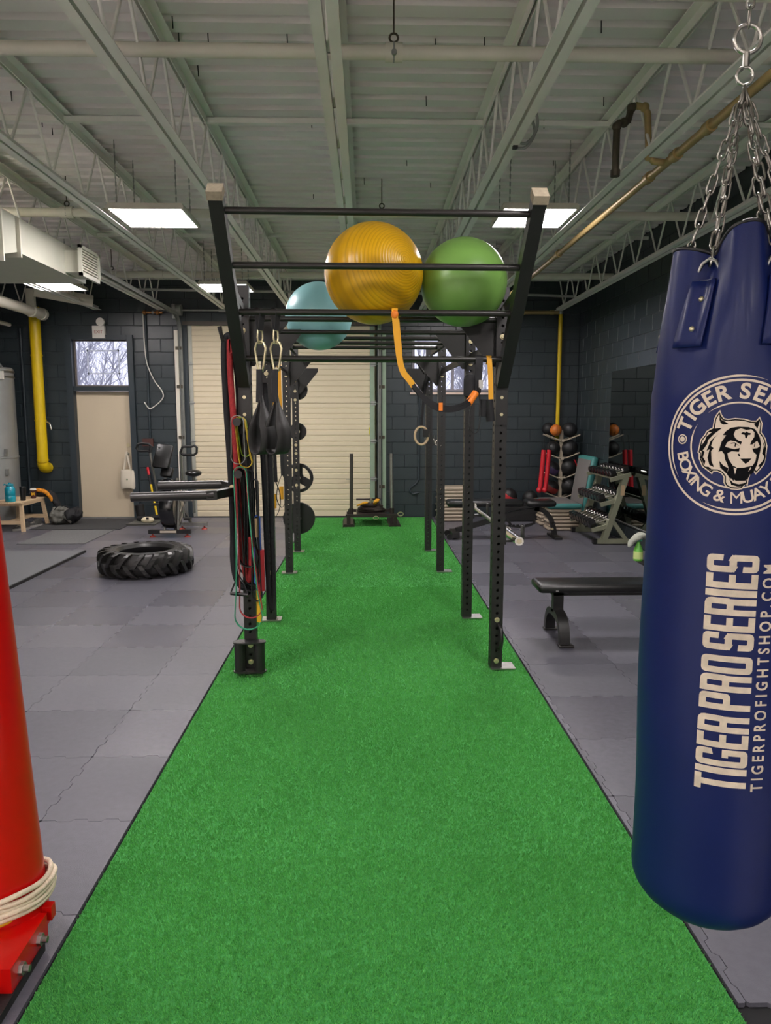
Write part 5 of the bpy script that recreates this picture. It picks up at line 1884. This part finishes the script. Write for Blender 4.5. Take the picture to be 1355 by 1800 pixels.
# handle arms
MB().tube(smooth_path([(-.17, .12, .45), (-.19, .05, .70), (-.22, .0, .98), (-.235, -.02, 1.16)], 4), .017, 10).build('handle_arm', steel_tube, ab, 60)
MB().tube([(-.235, -.02, 1.15), (-.26, -.02, 1.175), (-.38, -.03, 1.175), (-.41, -.03, 1.21), (-.39, -.03, 1.265), (-.34, -.03, 1.275), (-.25, -.02, 1.27), (-.22, -.02, 1.24), (-.235, -.02, 1.15)], .017, 10).build('grip_loop', M['black_rubber'], ab, 60)
MB().tube(smooth_path([(.17, .14, .45), (.16, .06, .70), (.165, .0, .98), (.17, -.02, 1.16)], 4), .017, 10).build('handle_arm', steel_tube, ab, 60)
MB().tube([(.17, -.02, 1.15), (.21, -.02, 1.12), (.35, -.03, 1.12), (.39, -.03, 1.15), (.395, -.03, 1.22), (.36, -.03, 1.25), (.33, -.03, 1.235), (.20, -.02, 1.23), (.17, -.02, 1.15)], .017, 10).build('grip_loop', M['black_rubber'], ab, 60)
# foot pegs, pedals, seat
for s in (-1, 1):
    MB().cyl((s * .17 - .03, .0, .52), (s * .33 - .03, .0, .52), .028, n=14).build('foot_peg', M['chrome'], ab, 40)
    MB().box((s * .21 - .02, .16, .33 - s * .1), (.09, .10, .03)).build('pedal', M['black'], ab)
    MB().tube([(s * .13, .16, .40), (s * .15, .16, .33 - s * .1)], .012, 8).build('crank_arm', M['zinc'], ab)
MB().cyl((.18, .60, .25), (.20, .58, .80), .022, n=10).build('seat_post', steel_tube, ab, 40)
MB().sphere((.20, .56, .83), .115, 20, 10, (1.0, 1.15, .45)).build('saddle', M['black_vinyl'], ab, 60)

lj = thing('water_jug', 'blue clear water jug on the floor behind the exercise bike', 'jug', (-2.98, 11.2, 0))
MB().lathe([(0, 0), (.09, 0), (.10, .015), (.10, .26), (.06, .31), (.035, .33), (0, .33)], 24).build('jug_body', mat('jug_blue', '#3f7fa8', 0.15, coat=0.6), lj, 40)
MB().lathe([(0, .36), (.035, .36), (.038, .33), (0, .33)], 20).build('jug_cap', M['white'], lj, 40)
# ---- wooden bench with things on it
bench = thing('wooden_bench', 'pale birch bench with splayed legs by the back wall at left', 'bench', (-5.12, 10.95, 0))
bw, bl_, bhh = .44, .86, .415
for k in range(5):
    MB().box((-bw / 2 + bw * (k + .5) / 5, 0, bhh), (bw / 5 - .006, bl_, .022)).build('seat_slat', M['wood'], bench)
for y in (-.30, .30):
    MB().box((0, y, bhh - .032), (bw - .06, .04, .04)).build('apron', M['wood'], bench)
for s in (-1, 1):
    MB().box((s * (bw / 2 - .03), 0, bhh - .032), (.03, .62, .04)).build('apron', M['wood'], bench)
    for t in (-1, 1):
        MB().beam((s * (bw / 2 - .04), t * .34, bhh - .012), (s * (bw / 2 + .0), t * .40, 0), .045, .045, up=(0, 1, 0)).build('leg', M['wood'], bench)
for t in (-1, 1):
    MB().box((0, t * .37, .13), (bw - .03, .03, .055)).build('stretcher', M['wood'], bench)
MB().box((0, 0, .135), (.045, .74, .04)).build('long_stretcher', M['wood'], bench)
ZS = bhh + .011
def lathed(name, label, cat, loc, parts):
    t = thing(name, label, cat, loc)
    for nm, prof, m in parts:
        MB().lathe(prof, 24).build(nm, m, t, 40)
    return t
bo = lathed('water_jug', 'large teal translucent water jug on the wooden bench', 'bottle', (-5.09, 10.62, ZS), [
    ('jug_body', [(0, 0), (.062, 0), (.07, .012), (.07, .075), (.066, .085), (.07, .095), (.07, .19), (.05, .215), (.045, .22), (0, .22)], M['blue_bottle']),
    ('jug_lid', [(0, .255), (.045, .255), (.052, .25), (.052, .222), (0, .222)], mat('lid_teal', '#23808f', 0.4)),
    ('jug_spout', [(0, .275), (.015, .275), (.018, .255), (0, .255)], M['blue_bottle'])])
MB().tube([(-.05, 0, .24), (-.075, 0, .25), (-.085, 0, .235)], .008, 8).build('jug_handle', M['blue_bottle'], bo, 60)
lathed('tumbler', 'tall black tumbler on the wooden bench between jug and paper cup', 'tumbler', (-4.985, 10.78, ZS), [
    ('tumbler_body', [(0, 0), (.034, 0), (.036, .01), (.042, .17), (.043, .185), (0, .185)], M['black']),
    ('tumbler_lid', [(0, .2), (.04, .2), (.044, .195), (.044, .186), (0, .186)], M['black_vinyl'])])
cup = lathed('coffee_cup', 'brown paper coffee cup with white lid and yellow arches on the bench', 'cup', (-4.955, 11.05, ZS), [
    ('cup_body', [(0, 0), (.032, 0), (.043, .125), (0, .125)], mat('cup_brown', '#4d2420', 0.6)),
    ('cup_lid', [(0, .15), (.036, .15), (.041, .145), (.043, .132), (.046, .130), (.046, .124), (0, .124)], M['white'])])
flat_text('M', .062, (.012, -.0395, .068), mat('arch_yellow', '#e9b51c', 0.5), cup, 'cup_logo', (PI / 2 + .09, 0, .2), bold=.002)
jk = thing('jacket', 'black jacket with orange patterned lining draped over the bench end', 'jacket', (-4.98, 11.30, ZS))
def cloth_blob(path, wid, thick, m, name, parent, seed=1):
    from mathutils import noise
    P = smooth_path(path, 8)
    b = MB()
    n = len(P)
    ring = 28
    vs, fs = [], []
    off = Vector((seed * 3.7, seed * 1.3, seed * .9))
    for i, p in enumerate(P):
        f = i / (n - 1)
        e = max(.05, math.sin(PI * min(.98, max(.02, f))) ** .4)
        d = (P[min(i + 1, n - 1)] - P[max(i - 1, 0)]).normalized()
        s = d.cross(Vector((0, 0, 1)))
        s = s.normalized() if s.length > .1 else Vector((1, 0, 0))
        u = s.cross(d)
        for k in range(ring):
            a = 2 * PI * k / ring
            q = p + s * (wid * e * math.cos(a)) + u * (thick * e * math.sin(a))
            j = 1 + .42 * noise.noise(q * 9 + off) + .30 * noise.noise(q * 22 + off)
            vs.append(p + s * (wid * e * math.cos(a) * j) + u * (thick * e * math.sin(a) * j))
    for i in range(n - 1):
        for k in range(ring):
            fs.append((i * ring + k, i * ring + (k + 1) % ring, (i + 1) * ring + (k + 1) % ring, (i + 1) * ring + k))
    fs += [tuple(range(ring)), tuple((n - 1) * ring + k for k in range(ring))]
    b.add(vs, fs)
    return b.build(name, m, parent, 70)
cloth_blob([(-.14, -.03, .04), (-.03, .02, .06), (.08, .04, .05), (.17, .06, .0), (.23, .08, -.12), (.26, .08, -.20)], .10, .055, M['black_soft'], 'jacket_shell', jk, 3)
orange_pat = mat('orange_pattern', '#d98a16', 0.8, var=0.5, vscale=40)
cloth_blob([(-.06, -.06, .10), (.04, -.05, .10), (.12, -.04, .065), (.175, -.03, .0), (.195, -.03, -.07)], .03, .035, orange_pat, 'jacket_lining', jk, 5)
# shoes under the bench
def shoe(label, x, y, rz):
    t = thing('running_shoe', label, 'shoe', (x, y, 0.0), rz, 'shoes under the bench')
    out = [(.045 * math.cos(a) * (1 + .15 * math.sin(a)), .14 * math.sin(a)) for a in [2 * PI * k / 18 for k in range(18)]]
    MB().prism(out, 0, .03).build('sole', mat('sole', '#8c8a84', 0.6), t)
    b = MB()
    vs, fs = [], []
    hs = (.03, .055, .075, .085)
    for j, h in enumerate(hs):
        k = 1 - j * .12
        for x_, y_ in out:
            hh = h + (.03 if y_ < -.02 else 0) * j / 3 - (.03 if y_ > .06 else 0) * j / 3
            vs.append((x_ * k, y_ * k - .008 * j, hh))
    n = len(out)
    for j in range(3):
        for i in range(n):
            fs.append((j * n + i, j * n + (i + 1) % n, (j + 1) * n + (i + 1) % n, (j + 1) * n + i))
    fs.append(tuple(3 * n + i for i in range(n)))
    b.add(vs, fs)
    b.build('upper', mat('shoe_upper', '#3b3a37', 0.8), t, 50)
    MB().tube([(-.02, .03, .07), (.02, .045, .067), (-.02, .06, .062), (.02, .07, .055)], .004, 6).build('laces', M['white'], t)
shoe('grey running shoe under the bench, nearer the bench leg', -5.02, 10.74, 2.6)
shoe('grey running shoe under the bench, further back', -4.97, 11.08, 2.75)
# duffel bag
df = thing('duffel_bag', 'slouched grey and black duffel bag between bench and door', 'bag', (-4.60, 11.28, 0))
cloth_blob([(-.22, .0, .10), (-.12, -.01, .13), (.0, .0, .13), (.05, .0, .12)], .15, .125, M['grey_cloth'], 'bag_body', df, 8)
cloth_blob([(-.02, .0, .12), (.08, .0, .14), (.16, .01, .13), (.22, .02, .09)], .14, .13, M['black_soft'], 'bag_end', df, 9)
MB().tube(smooth_path([(-.12, -.08, .24), (-.06, -.1, .29), (.02, -.1, .30), (.10, -.09, .26)], 5), 0, flat=(.035, .006, (0, 1, 0))).build('carry_strap', M['black_soft'], df)
MB().tube(smooth_path([(.02, -.13, .16), (.08, -.15, .10), (.14, -.14, .05)], 5), 0, flat=(.03, .004, (0, 0, 1))).build('side_strap', M['grey_cloth'], df)
# rugs
ru = tag(MB().box((-4.09, 10.1, .004), (.86, 1.18, .008)).build('grey_rug', M['carpet']), 'light grey speckled floor rug in front of the cream door', 'rug')
ru = tag(MB().box((-4.25, 11.3, .0045), (1.30, 1.15, .009)).build('door_mat', M['carpet_dark']), 'dark charcoal entrance mat against the cream door', 'mat')
# slipper tray
tr = thing('shoe_tray', 'flat grey tray right of the door mat holding a slipper and boots', 'tray', (-3.42, 11.35, 0))
MB().box((0, 0, .010), (.42, .50, .02)).build('tray_base', mat('tray', '#55554f', 0.6), tr)
MB().box((0, -.24, .022), (.42, .02, .02)).build('tray_lip', mat('tray', '#55554f', 0.6), tr)
sl = thing('slipper', 'cream slipper with dark marks lying on the tray', 'slipper', (-3.37, 11.33, .021))
MB().sphere((0, 0, .036), .10, 18, 10, (1.0, .8, .5)).build('slipper_upper', mat('slip', '#d9ccae', 0.8), sl, 60)
MB().box((.02, -.075, .07), (.035, .02, .03)).build('slipper_badge', M['black'], sl)
bt_ = thing('boot', 'black rubber boot standing behind the cream slipper', 'boot', (-3.52, 11.52, .021))
MB().cyl((0, 0, .01), (-.03, 0, .25), .065, .07, n=16).build('boot_shaft', M['black_rubber'], bt_, 50)
MB().cbox((.05, -.03, .04), (.22, .11, .07), .02).build('boot_foot', M['black_rubber'], bt_, 50)
# sledgehammer leaning on the wall
sh = thing('sledgehammer', 'yellow-handled sledgehammer leaning upside down on the wall beside the door', 'hammer', (-3.34, 11.74, 0))
MB().cyl((0, 0, .06), (-.13, .17, .55), .018, n=12).build('handle', M['yellow_pipe'], sh, 50)
MB().cyl((-.13, .17, .55), (-.165, .215, .70), .02, n=12).build('wrapped_grip', M['black_soft'], sh, 50)
MB().cyl((-.165, .215, .70), (-.19, .235, .82), .021, n=12).build('red_grip', M['red'], sh, 50)
MB().cyl((-.10, 0, .045), (.10, -.0, .045), .04, n=8).build('hammer_head', M['black'], sh, 30)
# tote bag on the door knob
tb = thing('tote_bag', 'white canvas tote bag hanging from the door knob', 'bag', (-3.845, YB - .03, .48))
b = MB()
vs = []
for z, w, d in ((0, .10, .03), (.04, .115, .045), (.16, .115, .04), (.30, .105, .02)):
    for i in range(16):
        a = 2 * PI * i / 16
        vs.append((w * max(-1, min(1, 1.25 * math.cos(a))), d * math.sin(a) - .01, z + .012 * math.sin(a * 3)))
fs = [tuple(range(15, -1, -1))]
for j in range(3):
    for i in range(16):
        fs.append((j * 16 + i, j * 16 + (i + 1) % 16, (j + 1) * 16 + (i + 1) % 16, (j + 1) * 16 + i))
b.add(vs, fs)
b.build('tote_body', M['canvas'], tb, 50)
for d in (-.03, .012):
    MB().tube(smooth_path([(-.055, d, .29), (-.03, d, .43), (0, d - .0, .59), (.025, d, .43), (.055, d, .29)], 5), 0, flat=(.02, .003, (1, 0, 0))).build('tote_handle', M['canvas'], tb)
MB().cyl((.0, -.055, .15), (.0, -.058, .15), .014, n=14).build('tote_emblem', mat('emblem_green', '#7d8b6c', 0.7), tb)
# cylinder tank
tk_ = thing('storage_tank', 'tall grey metal cylinder tank with bands at the far left wall', 'tank', (-5.80, 11.45, 0))
MB().lathe([(0, .02), (.42, .02), (.44, .04), (.44, 2.34), (.42, 2.36), (0, 2.38)], 48).build('tank_shell', M['tank'], tk_, 40)
for z in (1.02, 2.22, 2.30):
    MB().lathe([(.441, z - .015), (.452, z - .012), (.452, z + .012), (.441, z + .015)], 48).build('tank_band', M['zinc'] if z > 2 else M['tank'], tk_, 40)
MB().cyl((0, 0, 2.38), (0, 0, 2.50), .30, .22, n=32).build('tank_collar', M['tank'], tk_, 40)
for z in (1.1, .8):
    MB().box((.40, -.22, z), (.03, .05, .10)).build('tank_latch', M['galv'], tk_)
MB().box((.40, -.22, 2.24), (.06, .05, .12)).build('junction_box', M['white'], tk_)

# ================================================================== CENTRE BACK: SLED
sd = thing('weight_sled', 'low dark push sled with two upright poles at the end of the turf', 'sled', (.065, 11.0, 0), .03)
rust = mat('sled_steel', '#332b28', 0.5, 0.3, var=0.3, vscale=20)
MB().box((0, -.05, .165), (.78, .06, .04)).build('front_beam', rust, sd)
MB().box((0, .55, .165), (.70, .06, .04)).build('rear_beam', rust, sd)
MB().box((0, .25, .17), (.45, .60, .03)).build('deck_plate', rust, sd)
for s in (-1, 1):
    MB().box((s * .345, -.05, .085), (.055, .06, .13)).build('leg', rust, sd)
    MB().box((s * .345, .55, .085), (.055, .06, .13)).build('leg', rust, sd)
    MB().prism([(-.09, -.02), (.09, -.02), (.075, .02), (-.075, .02)], -.36, .36, Matrix.Translation((s * .345, .25, .022)) @ Matrix.Rotation(PI / 2, 4, 'X')).build('skid', rust, sd)
    MB().cyl((s * .305, .02, .18), (s * .305, .02, .27), .034, n=16).build('pole_socket', rust, sd, 40)
    MB().cyl((s * .305, .02, .25), (s * .297, .02, 1.085), .0245, n=16).build('push_pole', M['zinc'] if s > 0 else mat('pole_dark', '#57534f', 0.4, 0.7), sd, 40)
MB().cyl((0, .25, .18), (0, .25, .40), .025, n=14).build('centre_horn', M['steel'], sd, 40)
MB().torus((.06, -.09, .135), .03, .006, 'Y', 16, 6, (1.3, .8)).build('tow_carabiner', M['brass_bolt'], sd, 60)
MB().torus((.43, -.05, .185), .035, .007, 'Y', 16, 6, (1.2, .8)).build('tow_hook', M['brass_bolt'], sd, 60)
sl_ = thing('sled_strap', 'coiled brown and yellow tow strap piled on the sled', 'strap', (.06, 11.25, .19))
for k in range(7):
    MB().torus((.02 * math.sin(k * 2.1), .02 * math.cos(k * 1.7), .015 + .017 * k), .20 - .012 * k, .016, 'Z', 28, 8, (1, .7)).build('strap_coil', mat('coil', '#3a312b', 0.8, var=0.3, vscale=30), sl_, 60)
cloth_blob([(-.22, -.12, .10), (-.12, -.15, .14), (-.05, -.14, .15)], .03, .02, M['yellow_strap'], 'yellow_end', sl_, 11)
cloth_blob([(.04, -.13, .12), (.07, -.15, .17), (.12, -.13, .20)], .035, .03, M['yellow_strap'], 'yellow_end', sl_, 12)
hb = tag(MB().cyl((-.17, 11.25, .375), (.20, 11.25, .375), .014, n=10).build('sled_crossbar', rust, None, 40), 'short dark bar lying across the horn of the sled', 'bar')

# ================================================================== RIGHT SIDE OF THE ROOM
def pad(c, s, parent, name, ch=.02, M4=None):
    return MB().cbox(c, s, ch, M4).build(name, M['black_vinyl'], parent, 50)
# ---- flat bench near
fb = thing('flat_bench', 'black padded flat weight bench on curved legs behind the blue bag', 'weight bench', (1.41, 5.33, 0))
Mp = Matrix.Identity(3)
pad((.44, .0, .402), (1.22, .28, .06), fb, 'seat_pad', .018)
MB().box((.48, 0, .352), (1.05, .06, .045)).build('spine_tube', M['rig'], fb)
for x in (.10, .50, .85):
    MB().box((x, 0, .366), (.07, .22, .014)).build('pad_bracket', M['rig'], fb)
for x in (0, .86):
    MB().beam((x, 0, .36), (x, 0, .20), .075, .06, up=(0, 1, 0)).build('leg_post', M['rig'], fb)
    pts = [(x, -.215, .02), (x, -.205, .09), (x, -.165, .155), (x, -.10, .19), (x, 0, .20), (x, .10, .19), (x, .165, .155), (x, .205, .09), (x, .215, .02)]
    MB().tube(smooth_path(pts, 3), 0, flat=(.075, .05, (1, 0, 0))).build('leg_arch', M['rig'], fb, 40)
    for s in (-1, 1):
        MB().cbox((x + .01, s * .225, .01), (.11, .07, .018), .008).build('foot_pad', M['rig_bar'], fb)
MB().box((-.04, -.1405, .39), (.02, .001, .01)).build('brand_stud', M['zinc'], fb)
# ---- adjustable bench further back
aj = thing('adjustable_bench', 'black adjustable bench with toothed ladder frame behind the right uprights', 'weight bench', (1.78, 9.9, 0))
pad((-.20, 0, .475), (1.02, .30, .085), aj, 'back_pad', .03)
pad((.55, 0, .475), (.40, .32, .085), aj, 'seat_pad', .03)
MB().beam((-.58, 0, .10), (.20, 0, .33), .06, .07).build('main_tube', M['rig'], aj)
MB().beam((.20, 0, .33), (.55, 0, .39), .06, .06).build('seat_tube', M['rig'], aj)
MB().tube(smooth_path([(.48, 0, .40), (.60, 0, .37), (.70, 0, .27), (.75, 0, .14), (.77, 0, .035)], 4), 0, flat=(.06, .06, (0, 1, 0))).build('rear_leg', M['rig'], aj, 40)
MB().box((.77, 0, .015), (.10, .46, .03)).build('rear_foot', M['rig'], aj)
MB().box((-.60, 0, .06), (.10, .40, .07)).build('front_foot', M['rig'], aj)
for s in (-1, 1):
    MB().cyl((-.68, s * .15, .04), (-.68, s * .19, .04), .04, n=18).build('wheel', M['black'], aj, 40)
lad = [(-.1, .21), (.10, .155), (.30, .13), (.42, .15), (.50, .19), (.50, .25), (.47, .20), (.40, .185)]
for k in range(7):
    lad += [(.37 - k * .06, .175 - .000 * k), (.355 - k * .06, .155), (.335 - k * .06, .18)]
lad += [(-.1, .25)]
MB().prism(lad, -.02, .02, Matrix.Rotation(PI / 2, 4, 'X')).build('ladder_plate', M['rig'], aj)
MB().beam((.0, 0, .43), (.17, 0, .17), .04, .03).build('ladder_strut', M['rig'], aj)
MB().cyl((.74, -.10, .20), (.74, .14, .20), .018, n=10).build('handle', M['black_rubber'], aj)
link('bolt', boltm, None, aj, (.73, -.035, .12))
# ---- step stacks
def riser(x, y, z, w, d, parent, h=.05):
    return MB().cbox((x, y, z + h / 2), (w, d, h), .018).build('riser', M['tan'], parent, 50)
for nm, x, y, n, w, d, lab in (('a', 1.36, 11.62, 10, .50, .38, 'tall stack of tan plastic step risers behind the adjustable bench'),):
    t = thing('riser_stack', lab, 'step risers', (x, y, 0))
    for k in range(n):
        riser((.012 if k % 2 else -.012), 0, k * .054 + .002, w, d, t)
st_ = thing('aerobic_step', 'aerobic step with teal rim and dark top on two stacks of tan risers', 'aerobic step', (2.835, 10.86, 0))
for y in (-.25, .25):
    for k in range(6):
        riser((.008 if k % 2 else -.008), y, k * .052 + .002, .46, .32, st_, .046)
MB().cbox((0, .0, .355), (.50, .86, .075), .03).build('step_platform', M['teal'], st_, 50)
MB().cbox((0, .0, .3935), (.42, .77, .012), .005).build('step_tread', mat('tread', '#6b6765', 0.75, bump=0.3, bscale=90), st_, 50)
st2 = thing('aerobic_step', 'teal aerobic step leaning upright in the back right corner', 'aerobic step', (3.125, 10.95, 0))
Mt = Matrix.Rotation(math.radians(-8), 3, 'Y') @ Matrix.Rotation(math.radians(18), 3, 'Z')
Mt = Matrix.Rotation(math.radians(9), 3, 'Y') @ Matrix.Rotation(math.radians(16), 3, 'Z')
MB().cbox((.09, 0, .53), (.10, .42, 1.06), .03, Mt).build('step_platform', M['teal'], st2, 50)
MB().cbox((.09 - .054, -.015, .53), (.012, .34, .96), .004, Mt).build('step_tread', mat('tread', '#6b6765', 0.75), st2, 50)
# ---- medicine ball tree
mt = thing('ball_tree', 'beige medicine ball tree standing in the back right corner', 'ball rack', (3.05, 11.60, 0))
pole_m = mat('tree_paint', '#b7ab98', 0.5)
MB().box((0, 0, .72), (.05, .05, 1.40)).build('pole', pole_m, mt)
for a in (0, 1):
    MB().box((0, 0, .025), (.5, .06, .05), rz=a * PI / 2).build('base_foot', pole_m, mt)
LV = (.42, .73, 1.04, 1.32)
for z in LV:
    for s in (-1, 1):
        for y in (-.09, .09):
            MB().tube([(0, y, z - .06), (s * .07, y, z - .05), (s * .27, y, z + .03)], .011, 8).build('cradle_arm', pole_m, mt, 60)
    MB().box((0, 0, z - .06), (.04, .22, .04)).build('cradle_bracket', pole_m, mt)
def mball(lab, x, y, z, r, col, col2=None):
    t = thing('medicine_ball', lab, 'medicine ball', (x, y, z), 0, 'medicine balls')
    MB().sphere((0, 0, 0), r, 28, 18).build('ball_shell', mat('mb_' + col, col, 0.5, bump=.15, bscale=120), t, 180)
    if col2:
        b = MB()
        prof = [((r + .002) * math.cos(math.radians(q)), (r + .002) * math.sin(math.radians(q))) for q in range(-24, 25, 8)]
        b.lathe(prof, 28, Matrix.Rotation(.5, 4, 'Y') @ Matrix.Rotation(.4, 4, 'X'))
        b.build('colour_band', mat('mbb_' + col2, col2, 0.5), t, 60)
    b = MB().torus((0, 0, 0), r + .0005, .0025, 'X', 32, 5)
    b.build('seam', M['black'], t, 60)
    return t
BX, BY = 3.05, 11.60
mball('orange medicine ball at the top of the ball tree', BX - .11, BY - .08, LV[3] + .10, .09, '#c46a24')
mball('black medicine ball behind the orange one at the top of the tree', BX - .17, BY + .15, LV[3] + .115, .10, '#1b1a1c')
mball('black medicine ball at the top right of the ball tree', BX + .13, BY, LV[3] + .105, .115, '#1f1f22')
mball('plain black medicine ball, second level of the tree, left side', BX - .13, BY, LV[2] + .09, .115, '#18181a')
mball('black medicine ball with white mark, second level, right side', BX + .13, BY, LV[2] + .10, .13, '#1c1c1e', None)
mball('black and purple medicine ball on the third level, left side', BX - .13, BY, LV[1] + .09, .115, '#1b1a1d', '#53406a')
mball('black medicine ball on the third level, right side', BX + .13, BY, LV[1] + .105, .132, '#1a1a1b')
mball('black and red medicine ball on the lowest level, left side', BX - .13, BY, LV[0] + .095, .115, '#1b191a', '#8f2f2b')
mball('large black medicine ball on the lowest level, right side', BX + .145, BY, LV[0] + .12, .135, '#191919')
mball('black ball with red triangles on the floor behind the adjustable bench', 2.23, 11.55, .135 + .25, .13, '#1b191a', '#b5232a')
mball('dull black ball on the floor between the red-banded ball and tree', 2.58, 11.6, .12 + .23, .12, '#1a1a1a')
bx_ = thing('plyo_box', 'low black box behind the adjustable bench carrying two balls', 'box', (2.40, 11.6, 0))
MB().cbox((0, 0, .12), (.66, .40, .24), .015).build('box_body', M['black_rubber'], bx_)
for k, (x, rz) in enumerate(((2.70, 0), (2.785, 0))):
    t = thing('red_tube', ['red foam tube hanging left of the ball tree, outer one', 'red foam tube hanging left of the ball tree, inner one'][k], 'tube', (x, 11.36, .50), 0, 'red hanging tubes')
    MB().tube([(-.035, 0, .0), (-.02, 0, .06), (0, 0, .30), (.02, 0, .62)], .035, 12).build('foam_sleeve', M['red'], t, 50)
    MB().sphere((-.035, 0, 0), .045, 12, 8).build('tube_end', M['red'], t, 50)
    MB().tube([(.02, 0, .62), (.04, .05, .85)], .006, 6).build('hang_cord', M['black'], t)
tb2 = thing('leather_bag', 'tan leather bag slumped on the black box beside the ball tree', 'bag', (2.56, 11.25, .24))
cloth_blob([(-.11, 0, .08), (-.02, 0, .10), (.08, 0, .12), (.12, 0, .14)], .06, .05, mat('leather', '#8a6242', 0.6), 'leather_shell', tb2, 14)
tb2.location = (2.64, 11.47, .20)
rb = thing('red_strap', 'red strap hanging on the right of the ball tree', 'strap', (3.30, 11.5, .86))
MB().tube(smooth_path([(-.06, 0, .10), (.0, 0, -.02), (.06, 0, -.05), (.07, 0, .06)], 5), 0, flat=(.04, .008, (0, 1, 0))).build('strap_loop', M['red'], rb)

# ---- dumbbell rack
dk = thing('dumbbell_rack', 'olive steel three-tier dumbbell rack against the mirror', 'dumbbell rack', (3.0, 9.85, 0))
gm2 = M['rack_green']
for y in (-.50, .50):
    MB().box((.16, y, .04), (.42, .07, .06)).build('foot', gm2, dk)
    MB().box((-.07, y, .04), (.05, .075, .065)).build('foot_cap', M['black'], dk)
    MB().beam((.05, y, .06), (.30, y, .87), .07, .09, up=(0, 1, 0)).build('end_post', gm2, dk)
    MB().beam((.33, y, .06), (.13, y, .33), .05, .05, up=(0, 1, 0)).build('brace', gm2, dk)
    TZ = ((.02, .20), (.12, .53), (.235, .85))
    for x, z in TZ:
        MB().beam((x - .13, y, z - .02), (x + .13, y, z + .05), .05, .05, up=(0, 1, 0)).build('tier_bracket', gm2, dk)
MB().box((.255, -.546, .70), (.05, .002, .13)).build('rack_label', mat('racklabel', '#b49a78', 0.6), dk)
TS = ((.02, .20), (.12, .53), (.235, .85))
for x, z in TS:
    for dx in (-.07, .07):
        MB().beam((x + dx, -.52, z + .02 + dx * .27), (x + dx, .52, z + .02 + dx * .27), .04, .03).build('tier_rail', gm2, dk)
def dumbbell_meshes(r, L):
    hexp = [(r * math.cos(math.radians(60 * i)), r * math.sin(math.radians(60 * i))) for i in range(6)]
    out = []
    for s in (-1, 1):
        b = MB()
        n = 6
        vs = []
        xs_ = [s * (L / 2 - .085), s * (L / 2 - .075), s * (L / 2 - .012), s * L / 2]
        ks = (.82, 1, 1, .8)
        for x, k in zip(xs_, ks):
            vs += [(x, p_[0] * k, p_[1] * k) for p_ in hexp]
        fs = [tuple(range(6)), tuple(range(18, 24))]
        for j in range(3):
            for i in range(6):
                fs.append((j * 6 + i, j * 6 + (i + 1) % 6, (j + 1) * 6 + (i + 1) % 6, (j + 1) * 6 + i))
        b.add(vs, fs)
        me = b.mesh('hex_head')
        me.materials.append(mat('hex_rubber', '#1a1a1b', 0.22))
        out.append(me)
    h = MB().cyl((-L / 2 + .08, 0, 0), (L / 2 - .08, 0, 0), .016, n=12).mesh('handle', 40)
    h.materials.append(M['chrome'])
    return out, h
TN = ('bottom', 'middle', 'top')
tilt = math.atan2(.07, .26)
for ti_, (x, z) in enumerate(TS):
    r = (.062, .056, .046)[ti_]
    L = (.33, .30, .26)[ti_]
    heads, hm = dumbbell_meshes(r, L)
    n = 8
    for k in range(n):
        y = 9.85 - .44 + .125 * k
        lab = 'hex dumbbell on the %s tier of the rack, %s' % (TN[ti_], ['nearest the camera', 'second from the near end', 'third from the near end', 'fourth from the near end', 'fourth from the far end', 'third from the far end', 'second from the far end', 'at the far end'][k])
        t = thing('dumbbell', lab, 'dumbbell', (3.0 + x, y, z + .035 + r * .87 + .004), 0, 'dumbbells on the rack')
        t.rotation_euler = (0, -tilt, 0)
        for hme in heads:
            link('hex_head', hme, None, t)
        link('handle', hm, None, t)

# ---- spray bottle with cloth on a low stand
ps = thing('low_stand', 'small dark machine foot half hidden behind the blue bag', 'stand', (2.72, 7.15, 0))
MB().box((.06, 0, .02), (.30, .10, .04)).build('stand_foot', M['rig'], ps)
MB().box((0.08, 0, .11), (.06, .06, .16)).build('stand_post', M['zinc'], ps)
MB().box((0.1, 0, .20), (.24, .20, .02)).build('stand_top', M['rig'], ps)
sp = lathed('spray_bottle', 'green spray bottle with a grey cloth over it beside the bag', 'spray bottle', (2.70, 7.2, .211), [
    ('bottle_body', [(0, 0), (.042, 0), (.046, .01), (.046, .10), (.03, .15), (.016, .17), (.016, .19), (0, .19)], mat('spray_green', '#6fc04a', 0.3)),
    ('bottle_label', [(.0465, .02), (.0468, .025), (.0468, .09), (.0465, .095)], mat('spray_label', '#c9dc8c', 0.5))])
MB().box((-.015, 0, .215), (.09, .025, .04)).build('spray_trigger', M['green_band'], sp)
cl = thing('cleaning_cloth', 'grey cloth draped over the green spray bottle', 'cloth', (2.70, 7.2, .46))
cloth_blob([(-.10, 0, -.11), (-.06, 0, -.05), (0, 0, 0), (.06, 0, .0), (.12, 0, -.06)], .06, .03, mat('cloth_grey', '#a9aca0', 0.9), 'cloth_folds', cl, 21)
